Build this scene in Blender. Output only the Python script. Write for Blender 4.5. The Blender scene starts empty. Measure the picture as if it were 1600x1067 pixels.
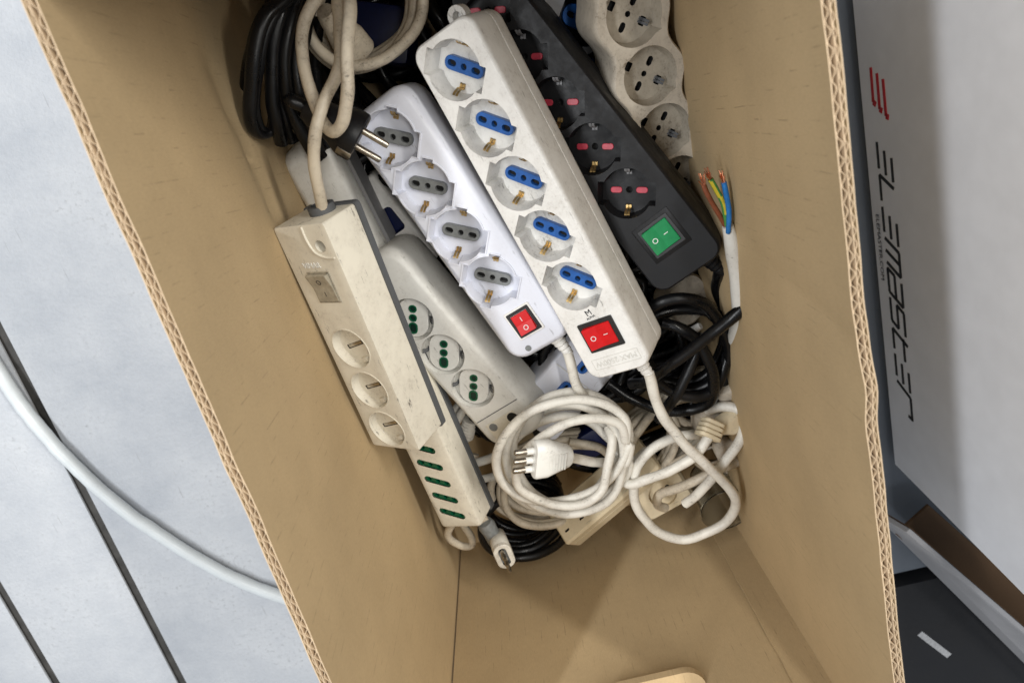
import bpy, bmesh, math, random
from mathutils import Vector, Matrix, noise as mnoise
random.seed(7)
S = bpy.context.scene
C = S.collection
PI = math.pi

# ------------------------------------------------------------------ camera
F = 1047.0                                   # focal length in photo pixels (1600 wide)
CZ = 0.70                                    # camera height over the table
_n = Vector((-30, -333, F)).normalized()     # straight down, in camera axes (x right, y down, z forward)
_Z = -_n
_b = Vector((876, 3217, F)); _b = (_b - _b.dot(_Z) * _Z).normalized()
_Y = -_b
_X = _Y.cross(_Z)
CAMPOS = Vector((0, 0, CZ))
RW = Matrix((_X, _Y, _Z))                    # world = RW @ camera axes
cd = bpy.data.cameras.new('camera'); cam = bpy.data.objects.new('camera', cd); C.objects.link(cam)
cd.sensor_width = 36; cd.lens = F / 1600 * 36; cd.clip_start = 0.01; cd.clip_end = 50
R3 = Matrix((RW.col[0], -RW.col[1], -RW.col[2])).transposed()
cam.matrix_world = Matrix.Translation(CAMPOS) @ R3.to_4x4()
cd.dof.use_dof = True; cd.dof.focus_distance = 0.52; cd.dof.aperture_fstop = 9.0
S.camera = cam

# ------------------------------------------------------------------ light
w = bpy.data.worlds.new('World'); S.world = w; w.use_nodes = True
bgn = w.node_tree.nodes['Background']; bgn.inputs[0].default_value = (0.92, 0.96, 1.0, 1); bgn.inputs[1].default_value = 0.33

def tube_lamp(name, loc, sx, sy, power, col, aim):
    l = bpy.data.lights.new(name, 'AREA'); l.shape = 'RECTANGLE'; l.size = sx; l.size_y = sy
    l.energy = power; l.color = col
    o = bpy.data.objects.new(name, l); C.objects.link(o); o.location = loc
    d = (Vector(aim) - Vector(loc)).normalized()
    y = Vector((0, 1, 0)); z = -d; x = y.cross(z).normalized(); y = z.cross(x)
    o.rotation_euler = Matrix((x, y, z)).transposed().to_euler()
    return o
tube_lamp('ceiling_lamp', (-1.25, 0.65, 2.2), 0.08, 2.4, 42, (0.96, 0.98, 1.0), (-0.9, 0.5, 0))
tube_lamp('ceiling_lamp', (0.40, 0.65, 2.2), 0.10, 2.2, 20, (1.0, 0.97, 0.91), (0.40, 0.5, 0))
tube_lamp('ceiling_lamp', (1.62, 0.65, 2.2), 0.12, 2.2, 44, (1.0, 0.97, 0.91), (0.6, 0.5, 0))

S.view_settings.view_transform = 'Standard'; S.view_settings.look = 'None'
S.view_settings.gamma = 1; S.view_settings.exposure = 0.24
try: S.view_settings.use_curve_mapping = False
except Exception: pass
S.render.engine = 'CYCLES'
S.cycles.use_denoising = True
S.cycles.max_bounces = 8

# ------------------------------------------------------------------ helpers: placing
def ray(px, py):
    return RW @ Vector((px - 800, py - 533.5, F))
def at(px, py, z):
    r = ray(px, py); return CAMPOS + r * ((z - CZ) / r.z)
def atx(px, py, x):
    r = ray(px, py); return CAMPOS + r * (x / r.x)
def V(*a): return Vector(a)

# ------------------------------------------------------------------ helpers: objects
def tag(o, label, cat, group=None, kind=None):
    if label: o['label'] = label
    if cat: o['category'] = cat
    if group: o['group'] = group
    if kind: o['kind'] = kind
    return o
def thing(name, label, cat, mat=None, group=None):
    o = bpy.data.objects.new(name, None); C.objects.link(o); o.empty_display_size = 0.02
    if mat is not None: o.matrix_world = mat
    return tag(o, label, cat, group)
def attach(o, parent, world):
    if parent is not None:
        o.parent = parent
        if world:
            m = Matrix.Identity(4); p = parent
            while p is not None:
                m = p.matrix_basis @ m if p.parent is None else p.matrix_parent_inverse @ p.matrix_basis @ m
                p = p.parent
            o.matrix_parent_inverse = m.inverted()
def obj(name, bm, mats, parent=None, world=False, smooth=35):
    me = bpy.data.meshes.new(name)
    bmesh.ops.recalc_face_normals(bm, faces=bm.faces[:])
    bm.to_mesh(me); bm.free()
    if not isinstance(mats, (list, tuple)): mats = [mats]
    for m in mats: me.materials.append(m)
    if smooth:
        for p in me.polygons: p.use_smooth = True
        me.set_sharp_from_angle(angle=math.radians(smooth))
    o = bpy.data.objects.new(name, me); C.objects.link(o)
    attach(o, parent, world)
    return o

# ------------------------------------------------------------------ helpers: shapes
def rrect(L, W, r, seg=5, cx=0, cy=0):
    r = max(min(r, L / 2 - 1e-5, W / 2 - 1e-5), 1e-5); p = []
    for (sx, sy, a0) in ((1, 1, 0), (-1, 1, 90), (-1, -1, 180), (1, -1, 270)):
        for k in range(seg + 1):
            a = math.radians(a0 + 90 * k / seg)
            p.append((cx + sx * (L / 2 - r) + r * math.cos(a), cy + sy * (W / 2 - r) + r * math.sin(a)))
    return p
def circ(r, n=28, cx=0, cy=0, a0=0):
    return [(cx + r * math.cos(a0 + 2 * PI * k / n), cy + r * math.sin(a0 + 2 * PI * k / n)) for k in range(n)]
def rot2(pts, a, cx=0, cy=0):
    c, s = math.cos(a), math.sin(a)
    return [(cx + x * c - y * s, cy + x * s + y * c) for x, y in pts]
def ring(bm, pts, z):
    return [bm.verts.new((x, y, z)) for x, y in pts]
def bridge(bm, a, b, mi=0):
    n = len(a)
    for i in range(n):
        f = bm.faces.new((a[i], a[(i + 1) % n], b[(i + 1) % n], b[i])); f.material_index = mi
def cap(bm, outer, holes=(), mi=0):
    es = []
    for lp in [outer] + list(holes):
        n = len(lp)
        for i in range(n):
            e = bm.edges.get((lp[i], lp[(i + 1) % n])) or bm.edges.new((lp[i], lp[(i + 1) % n]))
            es.append(e)
    r = bmesh.ops.triangle_fill(bm, use_beauty=True, use_dissolve=False, edges=es)
    for g in r['geom']:
        if isinstance(g, bmesh.types.BMFace): g.material_index = mi
def solid(levels, holes=(), bm=None, bottom=True, top=True, mtop=0):
    """levels: [(pts, z)] from the bottom up, same count. holes: [(pts, depth, mat_wall, mat_floor)] sunk in the top."""
    bm = bm or bmesh.new()
    rs = [ring(bm, p, z) for p, z in levels]
    for a, b in zip(rs, rs[1:]): bridge(bm, a, b)
    zt = levels[-1][1]; hl = []
    for h in holes:
        t = ring(bm, h[0], zt); hl.append(t)
        if h[1]:
            b = ring(bm, h[0], zt - h[1]); bridge(bm, t, b, h[2]); 
            f = bm.faces.new(b); f.material_index = h[3]
    if top: cap(bm, rs[-1], hl, mtop)
    if bottom: bm.faces.new(rs[0])
    return bm
def box(bm, x0, x1, y0, y1, z0, z1, M=None, mi=0, bev=0):
    r = bmesh.ops.create_cube(bm, size=1)
    vs = r['verts']
    bmesh.ops.scale(bm, vec=(x1 - x0, y1 - y0, z1 - z0), verts=vs)
    bmesh.ops.translate(bm, vec=((x0 + x1) / 2, (y0 + y1) / 2, (z0 + z1) / 2), verts=vs)
    for f in {f for v in vs for f in v.link_faces}: f.material_index = mi
    if bev:
        es = list({e for v in vs for e in v.link_edges})
        rr = bmesh.ops.bevel(bm, geom=es, offset=bev, segments=2, affect='EDGES', profile=0.6)
        vs = list({v for f in rr['faces'] for v in f.verts} | {v for v in vs if v.is_valid})
        for f in rr['faces']: f.material_index = mi
    if M is not None: bmesh.ops.transform(bm, matrix=M, verts=vs)
    return vs
def catmull(P, per=9, closed=False):
    P = [Vector(p) for p in P]
    if len(P) < 3: return P
    Q = [P[0] * 2 - P[1]] + P + [P[-1] * 2 - P[-2]]
    out = []
    for i in range(1, len(Q) - 2):
        p0, p1, p2, p3 = Q[i - 1:i + 3]
        for k in range(per):
            t = k / per
            out.append(0.5 * ((2 * p1) + (p2 - p0) * t + (2 * p0 - 5 * p1 + 4 * p2 - p3) * t * t + (3 * p1 - p0 - 3 * p2 + p3) * t ** 3))
    out.append(P[-1]); return out
def tube(P, r, n=12, bm=None, per=9, flat=1.0, radii=None, mi=0, raw=False, mids=None):
    """round (or flat) tube through the points P; radii: one per resampled ring or a function of 0..1"""
    bm = bm or bmesh.new()
    pts = [Vector(p) for p in P] if raw else catmull(P, per)
    up = Vector((0.13, 0.21, 0.97)); prev = None; last = None; first = None
    if not raw and r > 0.003:
        pts = [p + Vector([mnoise.noise(p * 38 + Vector((k * 9.1, 0, r * 900))) for k in range(3)]) * 0.0011 for p in pts]
    for i, p in enumerate(pts):
        a = pts[max(i - 1, 0)]; b = pts[min(i + 1, len(pts) - 1)]
        t = (b - a); t = t.normalized() if t.length > 1e-9 else Vector((1, 0, 0))
        u = (up - t * up.dot(t))
        u = u.normalized() if u.length > 1e-6 else t.orthogonal().normalized()
        v = t.cross(u); up = u
        rr = r * (1 + 0.06 * mnoise.noise(p * 90)) if radii is None else (radii(i / (len(pts) - 1)) if callable(radii) else radii[i])
        rg = [bm.verts.new(p + u * (rr * flat * math.cos(2 * PI * k / n)) + v * (rr * math.sin(2 * PI * k / n))) for k in range(n)]
        if last: 
            m = mi if mids is None else mids[i]
            bridge(bm, last, rg, m)
        else: first = rg
        last = rg
    f = bm.faces.new(first); f.material_index = mi
    f = bm.faces.new(last); f.material_index = mi
    return bm
def lathe(bm, prof, n=24, M=None, mi=0, closed=False):
    """prof: [(radius, x)] turned about the local x axis"""
    last = None; first = None; new = []
    for r, x in prof:
        rg = [bm.verts.new((x, r * math.cos(2 * PI * k / n), r * math.sin(2 * PI * k / n))) for k in range(n)]
        new += rg
        if last: bridge(bm, last, rg, mi)
        else: first = rg
        last = rg
    if closed: bridge(bm, last, first, mi)
    else:
        f = bm.faces.new(first); f.material_index = mi
        f = bm.faces.new(last); f.material_index = mi
    if M is not None: bmesh.ops.transform(bm, matrix=M, verts=new)
    return bm
def text_bm(s, size, M, extrude=0.0002):
    cu = bpy.data.curves.new('t', 'FONT'); cu.body = s; cu.size = size; cu.align_x = 'CENTER'; cu.align_y = 'CENTER'; cu.extrude = extrude
    cu.resolution_u = 3
    o = bpy.data.objects.new('t', cu); C.objects.link(o)
    dg = bpy.context.evaluated_depsgraph_get()
    me = bpy.data.meshes.new_from_object(o.evaluated_get(dg))
    bm = bmesh.new(); bm.from_mesh(me); bmesh.ops.transform(bm, matrix=M, verts=bm.verts[:])
    bpy.data.objects.remove(o); bpy.data.curves.remove(cu); bpy.data.meshes.remove(me)
    return bm

# ------------------------------------------------------------------ materials
def mat(name):
    m = bpy.data.materials.new(name); m.use_nodes = True
    nt = m.node_tree; b = nt.nodes['Principled BSDF']; return m, nt, b
def N(nt, t, **k):
    n = nt.nodes.new(t)
    for a, v in k.items():
        if a == 'op': n.operation = v
        elif a.startswith('i'): n.inputs[int(a[1:])].default_value = v
        else: setattr(n, a, v)
    return n
def lk(nt, a, b): nt.links.new(a, b)
def ramp(nt, fac, stops):
    r = nt.nodes.new('ShaderNodeValToRGB'); e = r.color_ramp.elements
    while len(e) < len(stops): e.new(0.5)
    for q, (p, c) in zip(e, stops):
        q.position = p; q.color = (c, c, c, 1) if not isinstance(c, tuple) else (*c, 1)
    lk(nt, fac, r.inputs[0]); return r.outputs[0]
def mix(nt, fac, a, b, mode='MIX'):
    m = nt.nodes.new('ShaderNodeMix'); m.data_type = 'RGBA'; m.blend_type = mode
    for s, v in ((0, fac), (6, a), (7, b)):
        if hasattr(v, 'is_linked') or hasattr(v, 'links'): lk(nt, v, m.inputs[s])
        elif isinstance(v, tuple): m.inputs[s].default_value = (*v, 1)
        else: m.inputs[s].default_value = v
    return m.outputs[2]
def plastic(name, col, dirt=0.35, dcol=(0.16, 0.115, 0.07), rough=0.42, scuff=0.5, bump=0.06, scale=1.0, spec=0.5):
    m, nt, b = mat(name)
    tc = N(nt, 'ShaderNodeTexCoord').outputs['Object']
    n1 = N(nt, 'ShaderNodeTexNoise', i2=38.0 * scale, i3=8.0, i4=0.68); lk(nt, tc, n1.inputs[0])
    n2 = N(nt, 'ShaderNodeTexNoise', i2=420.0 * scale, i3=4.0, i4=0.7); lk(nt, tc, n2.inputs[0])
    mp = N(nt, 'ShaderNodeMapping'); mp.inputs['Scale'].default_value = (60, 300, 300); lk(nt, tc, mp.inputs[0])
    mp.inputs['Rotation'].default_value = (0.4, 0.3, 0.35)
    n3 = N(nt, 'ShaderNodeTexNoise', i2=1.0 * scale, i3=5.0, i4=0.65, i5=2.0); lk(nt, mp.outputs[0], n3.inputs[0])
    d1 = ramp(nt, n1.outputs[0], [(0.42, 0.0), (0.72, 1.0)])
    d2 = ramp(nt, n2.outputs[0], [(0.50, 0.0), (0.75, 1.0)])
    dm = N(nt, 'ShaderNodeMath', op='MULTIPLY'); lk(nt, d1, dm.inputs[0]); lk(nt, d2, dm.inputs[1])
    ds = N(nt, 'ShaderNodeMath', op='MULTIPLY_ADD', i1=0.45); lk(nt, d1, ds.inputs[0]); lk(nt, dm.outputs[0], ds.inputs[2])
    dd = N(nt, 'ShaderNodeMath', op='MULTIPLY', i1=dirt, use_clamp=True); lk(nt, ds.outputs[0], dd.inputs[0])
    c = mix(nt, dd.outputs[0], tuple(col), dcol)
    s3 = ramp(nt, n3.outputs[0], [(0.61, 0.0), (0.65, 1.0)])
    sg = ramp(nt, n1.outputs[0], [(0.48, 0.0), (0.60, 1.0)])
    sm = N(nt, 'ShaderNodeMath', op='MULTIPLY'); lk(nt, s3, sm.inputs[0]); lk(nt, sg, sm.inputs[1])
    sm2 = N(nt, 'ShaderNodeMath', op='MULTIPLY', i1=scuff); lk(nt, sm.outputs[0], sm2.inputs[0])
    c = mix(nt, sm2.outputs[0], c, (0.05, 0.045, 0.04))
    lk(nt, c, b.inputs['Base Color'])
    rr = N(nt, 'ShaderNodeMath', op='MULTIPLY_ADD', i1=0.3, i2=rough); lk(nt, d1, rr.inputs[0]); lk(nt, rr.outputs[0], b.inputs['Roughness'])
    b.inputs['Specular IOR Level'].default_value = spec
    bp = N(nt, 'ShaderNodeBump', i0=bump, i1=0.001); lk(nt, n2.outputs[0], bp.inputs['Height']); lk(nt, bp.outputs[0], b.inputs['Normal'])
    return m
def plain(name, col, rough=0.4, metal=0.0, **k):
    m, nt, b = mat(name)
    tc = N(nt, 'ShaderNodeTexCoord').outputs['Object']
    n1 = N(nt, 'ShaderNodeTexNoise', i2=k.get('ns', 250.0), i3=4.0); lk(nt, tc, n1.inputs[0])
    v = k.get('var', 0.25)
    f = ramp(nt, n1.outputs[0], [(0.35, 1.0 - v), (0.7, 1.0)])
    c = mix(nt, 1.0, tuple(col), f, 'MULTIPLY'); lk(nt, c, b.inputs['Base Color'])
    b.inputs['Roughness'].default_value = rough; b.inputs['Metallic'].default_value = metal
    if 'trans' in k:
        b.inputs['Transmission Weight'].default_value = k['trans']; b.inputs['IOR'].default_value = 1.45
    return m

WHITE = plastic('white_plastic', (0.80, 0.79, 0.76), 0.55, rough=0.36)
CREAM = plastic('cream_plastic', (0.70, 0.66, 0.56), 0.45, rough=0.42, scuff=0.8)
BEIGE = plastic('yellowed_plastic', (0.70, 0.60, 0.42), 0.35, rough=0.45)
DUSTY = plastic('dusty_beige_plastic', (0.57, 0.51, 0.42), 1.0, (0.15, 0.115, 0.08), rough=0.6, scuff=0.3)
WELLW = plastic('stained_white_well', (0.74, 0.73, 0.70), 0.75, (0.20, 0.18, 0.15), rough=0.45, scuff=0.5)
WELLD = plastic('grimy_well_plastic', (0.46, 0.41, 0.33), 1.0, (0.10, 0.075, 0.05), rough=0.65, scuff=0.2)
COOL = plastic('cool_white_plastic', (0.70, 0.72, 0.80), 0.12, rough=0.33, scuff=0.35)
GREYW = plastic('grey_white_plastic', (0.66, 0.65, 0.61), 0.35, rough=0.4)
MIDGREY = plastic('mid_grey_plastic', (0.27, 0.27, 0.28), 0.3, (0.1, 0.09, 0.08), rough=0.5)
BASEGREY = plastic('base_grey_plastic', (0.085, 0.09, 0.097), 0.3, (0.05, 0.045, 0.04), rough=0.5)
BLACK = plastic('black_plastic', (0.006, 0.006, 0.007), 0.08, (0.05, 0.047, 0.044), rough=0.38, spec=0.3, scuff=0.0)
CHAR = plastic('charcoal_plastic', (0.0095, 0.0095, 0.0105), 0.16, (0.06, 0.055, 0.05), rough=0.42, spec=0.25, scuff=0.0)
CABW = plastic('white_cable_sheath', (0.72, 0.69, 0.62), 0.7, (0.17, 0.13, 0.09), rough=0.4, scale=1.4)
CABD = plastic('dirty_cable_sheath', (0.58, 0.51, 0.40), 0.95, (0.10, 0.07, 0.045), rough=0.45, scale=1.4)
CABK = plastic('black_cable_sheath', (0.0045, 0.0045, 0.005), 0.05, (0.03, 0.028, 0.026), rough=0.24, spec=0.3, scuff=0.0)
INSB = plain('blue_insert', (0.02, 0.12, 0.42), 0.35)
INSG = plain('grey_insert', (0.20, 0.21, 0.21), 0.45)
INSGREEN = plain('green_insert', (0.004, 0.10, 0.045), 0.35)
RED = plain('pink_red_shutter', (0.50, 0.04, 0.07), 0.4)
DARK = plain('dark_hole', (0.006, 0.006, 0.006), 0.8)
BRASS = plain('brass', (0.80, 0.56, 0.24), 0.42, 1.0, var=0.5)
STEEL = plain('nickel_steel', (0.48, 0.43, 0.36), 0.28, 1.0, var=0.4)
COPPER = plain('copper', (0.75, 0.30, 0.16), 0.3, 1.0, var=0.4)
SWBLACK = plain('switch_bezel_black', (0.02, 0.02, 0.021), 0.4)
SWRED = plain('red_translucent_rocker', (0.60, 0.006, 0.008), 0.42, var=0.15)
SWGREEN = plain('green_translucent_rocker', (0.003, 0.20, 0.06), 0.32, var=0.15)
SWSMOKE = plain('smoky_rocker', (0.40, 0.36, 0.28), 0.25, var=0.3)
for m_ in (SWRED, SWGREEN):
    b_ = m_.node_tree.nodes['Principled BSDF']; b_.inputs['Specular IOR Level'].default_value = 0.3; b_.inputs['Coat Weight'].default_value = 0.0; b_.inputs['Coat Roughness'].default_value = 0.15
    b_.inputs['Subsurface Weight'].default_value = 0.0
INKW = plain('white_print', (0.75, 0.75, 0.73), 0.5, var=0.1)
INKK = plain('black_print', (0.012, 0.012, 0.014), 0.5, var=0.1)
INKR = plain('red_print', (0.48, 0.012, 0.02), 0.5, var=0.1)
WBROWN = plain('brown_wire', (0.22, 0.06, 0.025), 0.4)
WBLUE = plain('blue_wire', (0.01, 0.17, 0.50), 0.4)
WGREEN = plain('green_wire', (0.06, 0.26, 0.06), 0.4)
WYELLOW = plain('yellow_wire', (0.62, 0.50, 0.03), 0.4)

def card_material(name, base, edge=False, flutes=0.0078):
    m, nt, b = mat(name)
    uv = N(nt, 'ShaderNodeTexCoord')
    co = uv.outputs['UV'] if not edge else uv.outputs['Object']
    n1 = N(nt, 'ShaderNodeTexNoise', i2=9.0, i3=6.0, i4=0.6); lk(nt, co, n1.inputs[0])
    mp = N(nt, 'ShaderNodeMapping'); mp.inputs['Scale'].default_value = (900, 260, 400); lk(nt, co, mp.inputs[0])
    n2 = N(nt, 'ShaderNodeTexNoise', i2=1.0, i3=5.0, i4=0.75); lk(nt, mp.outputs[0], n2.inputs[0])
    f1 = ramp(nt, n1.outputs[0], [(0.3, 0.86), (0.7, 1.04)])
    f2 = ramp(nt, n2.outputs[0], [(0.3, 0.92), (0.7, 1.06)])
    c = mix(nt, 1.0, tuple(base), f1, 'MULTIPLY'); c = mix(nt, 1.0, c, f2, 'MULTIPLY')
    h = n2.outputs[0]
    if not edge:
        sp = N(nt, 'ShaderNodeSeparateXYZ'); lk(nt, co, sp.inputs[0])
        # slightly wandering flute lines
        nw = N(nt, 'ShaderNodeTexNoise', i2=7.0, i3=2.0); lk(nt, co, nw.inputs[0])
        ua = N(nt, 'ShaderNodeMath', op='MULTIPLY_ADD', i1=0.006); lk(nt, nw.outputs[0], ua.inputs[0]); lk(nt, sp.outputs[0], ua.inputs[2])
        us = N(nt, 'ShaderNodeMath', op='DIVIDE', i1=flutes); lk(nt, ua.outputs[0], us.inputs[0])
        fr = N(nt, 'ShaderNodeMath', op='FRACT'); lk(nt, us.outputs[0], fr.inputs[0])
        fl = N(nt, 'ShaderNodeMath', op='FLOOR'); lk(nt, us.outputs[0], fl.inputs[0])
        ab = N(nt, 'ShaderNodeMath', op='SUBTRACT', i1=0.5); lk(nt, fr.outputs[0], ab.inputs[0])
        aa = N(nt, 'ShaderNodeMath', op='ABSOLUTE'); lk(nt, ab.outputs[0], aa.inputs[0])
        ln = ramp(nt, aa.outputs[0], [(0.0, 1.0), (0.075, 0.0)])
        cv = N(nt, 'ShaderNodeCombineXYZ')
        fm = N(nt, 'ShaderNodeMath', op='MULTIPLY', i1=3.71); lk(nt, fl.outputs[0], fm.inputs[0]); lk(nt, fm.outputs[0], cv.inputs[0])
        vm = N(nt, 'ShaderNodeMath', op='MULTIPLY', i1=48.0); lk(nt, sp.outputs[1], vm.inputs[0]); lk(nt, vm.outputs[0], cv.inputs[1])
        nd = N(nt, 'ShaderNodeTexNoise', i2=1.0, i3=3.0, i4=0.7); lk(nt, cv.outputs[0], nd.inputs[0])
        msk = ramp(nt, nd.outputs[0], [(0.52, 0.0), (0.64, 1.0)])
        big = ramp(nt, n1.outputs[0], [(0.35, 0.35), (0.6, 1.0)])
        q = N(nt, 'ShaderNodeMath', op='MULTIPLY'); lk(nt, ln, q.inputs[0]); lk(nt, msk, q.inputs[1])
        q3 = N(nt, 'ShaderNodeMath', op='MULTIPLY'); lk(nt, q.outputs[0], q3.inputs[0]); lk(nt, big, q3.inputs[1])
        q2 = N(nt, 'ShaderNodeMath', op='MULTIPLY', i1=0.52); lk(nt, q3.outputs[0], q2.inputs[0])
        c = mix(nt, q2.outputs[0], c, tuple(x * 0.35 for x in base))
        wv = N(nt, 'ShaderNodeMath', op='SINE')
        w2 = N(nt, 'ShaderNodeMath', op='MULTIPLY', i1=2 * PI); lk(nt, us.outputs[0], w2.inputs[0]); lk(nt, w2.outputs[0], wv.inputs[0])
        hh = N(nt, 'ShaderNodeMath', op='MULTIPLY_ADD', i1=0.10); lk(nt, wv.outputs[0], hh.inputs[0]); lk(nt, n2.outputs[0], hh.inputs[2])
        hq = N(nt, 'ShaderNodeMath', op='MULTIPLY_ADD', i1=-0.8); lk(nt, q3.outputs[0], hq.inputs[0]); lk(nt, hh.outputs[0], hq.inputs[2])
        h = hq.outputs[0]
        # pale specks
        ns = N(nt, 'ShaderNodeTexVoronoi', i2=75.0); lk(nt, co, ns.inputs[0])
        spk = ramp(nt, ns.outputs[0], [(0.0, 0.5), (0.045, 0.0)])
        c = mix(nt, spk, c, tuple(min(1, x * 1.5) for x in base))
    lk(nt, c, b.inputs['Base Color']); b.inputs['Roughness'].default_value = 0.70
    b.inputs['Specular IOR Level'].default_value = 0.25
    bp = N(nt, 'ShaderNodeBump', i0=0.25, i1=0.0006); lk(nt, h, bp.inputs['Height']); lk(nt, bp.outputs[0], b.inputs['Normal'])
    return m
CARD = card_material('kraft_cardboard', (0.505, 0.376, 0.216))
CARDEDGE = card_material('kraft_cut_edge', (0.60, 0.46, 0.31), edge=True)

# ------------------------------------------------------------------ the setting: table on the left, dark bench on the right
def table_material():
    m, nt, b = mat('worn_white_boards')
    tc = N(nt, 'ShaderNodeTexCoord').outputs['Object']
    n1 = N(nt, 'ShaderNodeTexNoise', i2=6.0, i3=9.0, i4=0.72); lk(nt, tc, n1.inputs[0])
    n2 = N(nt, 'ShaderNodeTexNoise', i2=260.0, i3=4.0, i4=0.7); lk(nt, tc, n2.inputs[0])
    mp = N(nt, 'ShaderNodeMapping'); mp.inputs['Scale'].default_value = (330, 26, 60); mp.inputs['Rotation'].default_value = (0, 0, 1.15); lk(nt, tc, mp.inputs[0])
    n3 = N(nt, 'ShaderNodeTexNoise', i2=1.0, i3=6.0, i4=0.7, i5=1.0); lk(nt, mp.outputs[0], n3.inputs[0])
    n4 = N(nt, 'ShaderNodeTexNoise', i2=190.0, i3=3.0, i4=0.6); lk(nt, tc, n4.inputs[0])
    c = mix(nt, ramp(nt, n1.outputs[0], [(0.35, 0.0), (0.62, 1.0)]), (0.40, 0.425, 0.465), (0.52, 0.54, 0.57))
    c = mix(nt, ramp(nt, n3.outputs[0], [(0.80, 0.0), (0.86, 0.3)]), c, (0.2, 0.2, 0.2))
    c = mix(nt, ramp(nt, n4.outputs[0], [(0.745, 0.0), (0.78, 0.7)]), c, (0.10, 0.10, 0.10))
    c = mix(nt, ramp(nt, n2.outputs[0], [(0.45, 0.0), (0.8, 0.22)]), c, (0.3, 0.3, 0.3))
    gm = N(nt, 'ShaderNodeMath', op='MULTIPLY'); lk(nt, ramp(nt, n1.outputs[0], [(0.50, 0.0), (0.66, 1.0)]), gm.inputs[0]); lk(nt, ramp(nt, n4.outputs[0], [(0.55, 0.0), (0.72, 0.55)]), gm.inputs[1])
    c = mix(nt, gm.outputs[0], c, (0.17, 0.17, 0.17))
    lk(nt, c, b.inputs['Base Color'])
    lk(nt, ramp(nt, n1.outputs[0], [(0.3, 0.38), (0.7, 0.55)]), b.inputs['Roughness'])
    h = N(nt, 'ShaderNodeMath', op='MULTIPLY_ADD', i1=0.6); lk(nt, n4.outputs[0], h.inputs[0]); lk(nt, n2.outputs[0], h.inputs[2])
    bp = N(nt, 'ShaderNodeBump', i0=0.6, i1=0.0010); lk(nt, h.outputs[0], bp.inputs['Height']); lk(nt, bp.outputs[0], b.inputs['Normal'])
    return m
TABLE = table_material()
GAP = plain('dark_gap_strip', (0.060, 0.057, 0.052), 0.6, ns=60, var=0.5)
DBENCH = plastic('dark_grey_bench_plastic', (0.012, 0.013, 0.016), 0.3, (0.03, 0.029, 0.028), rough=0.55, spec=0.3, scuff=0.0, scale=0.3)
bm = bmesh.new(); box(bm, -1.6, 0.165, -1.3, 0.9, -0.05, -0.004)
tb = obj('table', bm, GAP); tag(tb, None, None, kind='structure')
gx = [-0.563, -0.716]
for x0, x1 in ((-0.558, 0.168), (-0.711, -0.569), (-0.91, -0.722), (-1.6, -0.921)):
    bm = bmesh.new(); box(bm, x0, x1, -1.3, 0.9, -0.003, 0.0, bev=0.0012)
    obj('plank', bm, TABLE, tb)
bm = bmesh.new(); box(bm, 0.172, 1.6, -0.648, 0.9, -0.05, -0.006, bev=0.004)
SBENCH = plastic('slate_bench_plastic', (0.13, 0.15, 0.18), 0.2, (0.05, 0.05, 0.05), rough=0.5, scuff=0.0, scale=0.3)
o = obj('bench', bm, SBENCH); tag(o, None, None, kind='structure')
bm = bmesh.new(); box(bm, 0.172, 1.6, -1.4, -0.664, -0.05, -0.002, bev=0.014)
o = obj('bench', bm, DBENCH); tag(o, None, None, kind='structure')
bm = bmesh.new(); box(bm, 0.172, 1.6, -1.4, 0.9, -0.08, -0.051)
o = obj('bench_frame', bm, GAP); tag(o, None, None, kind='structure')

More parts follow.
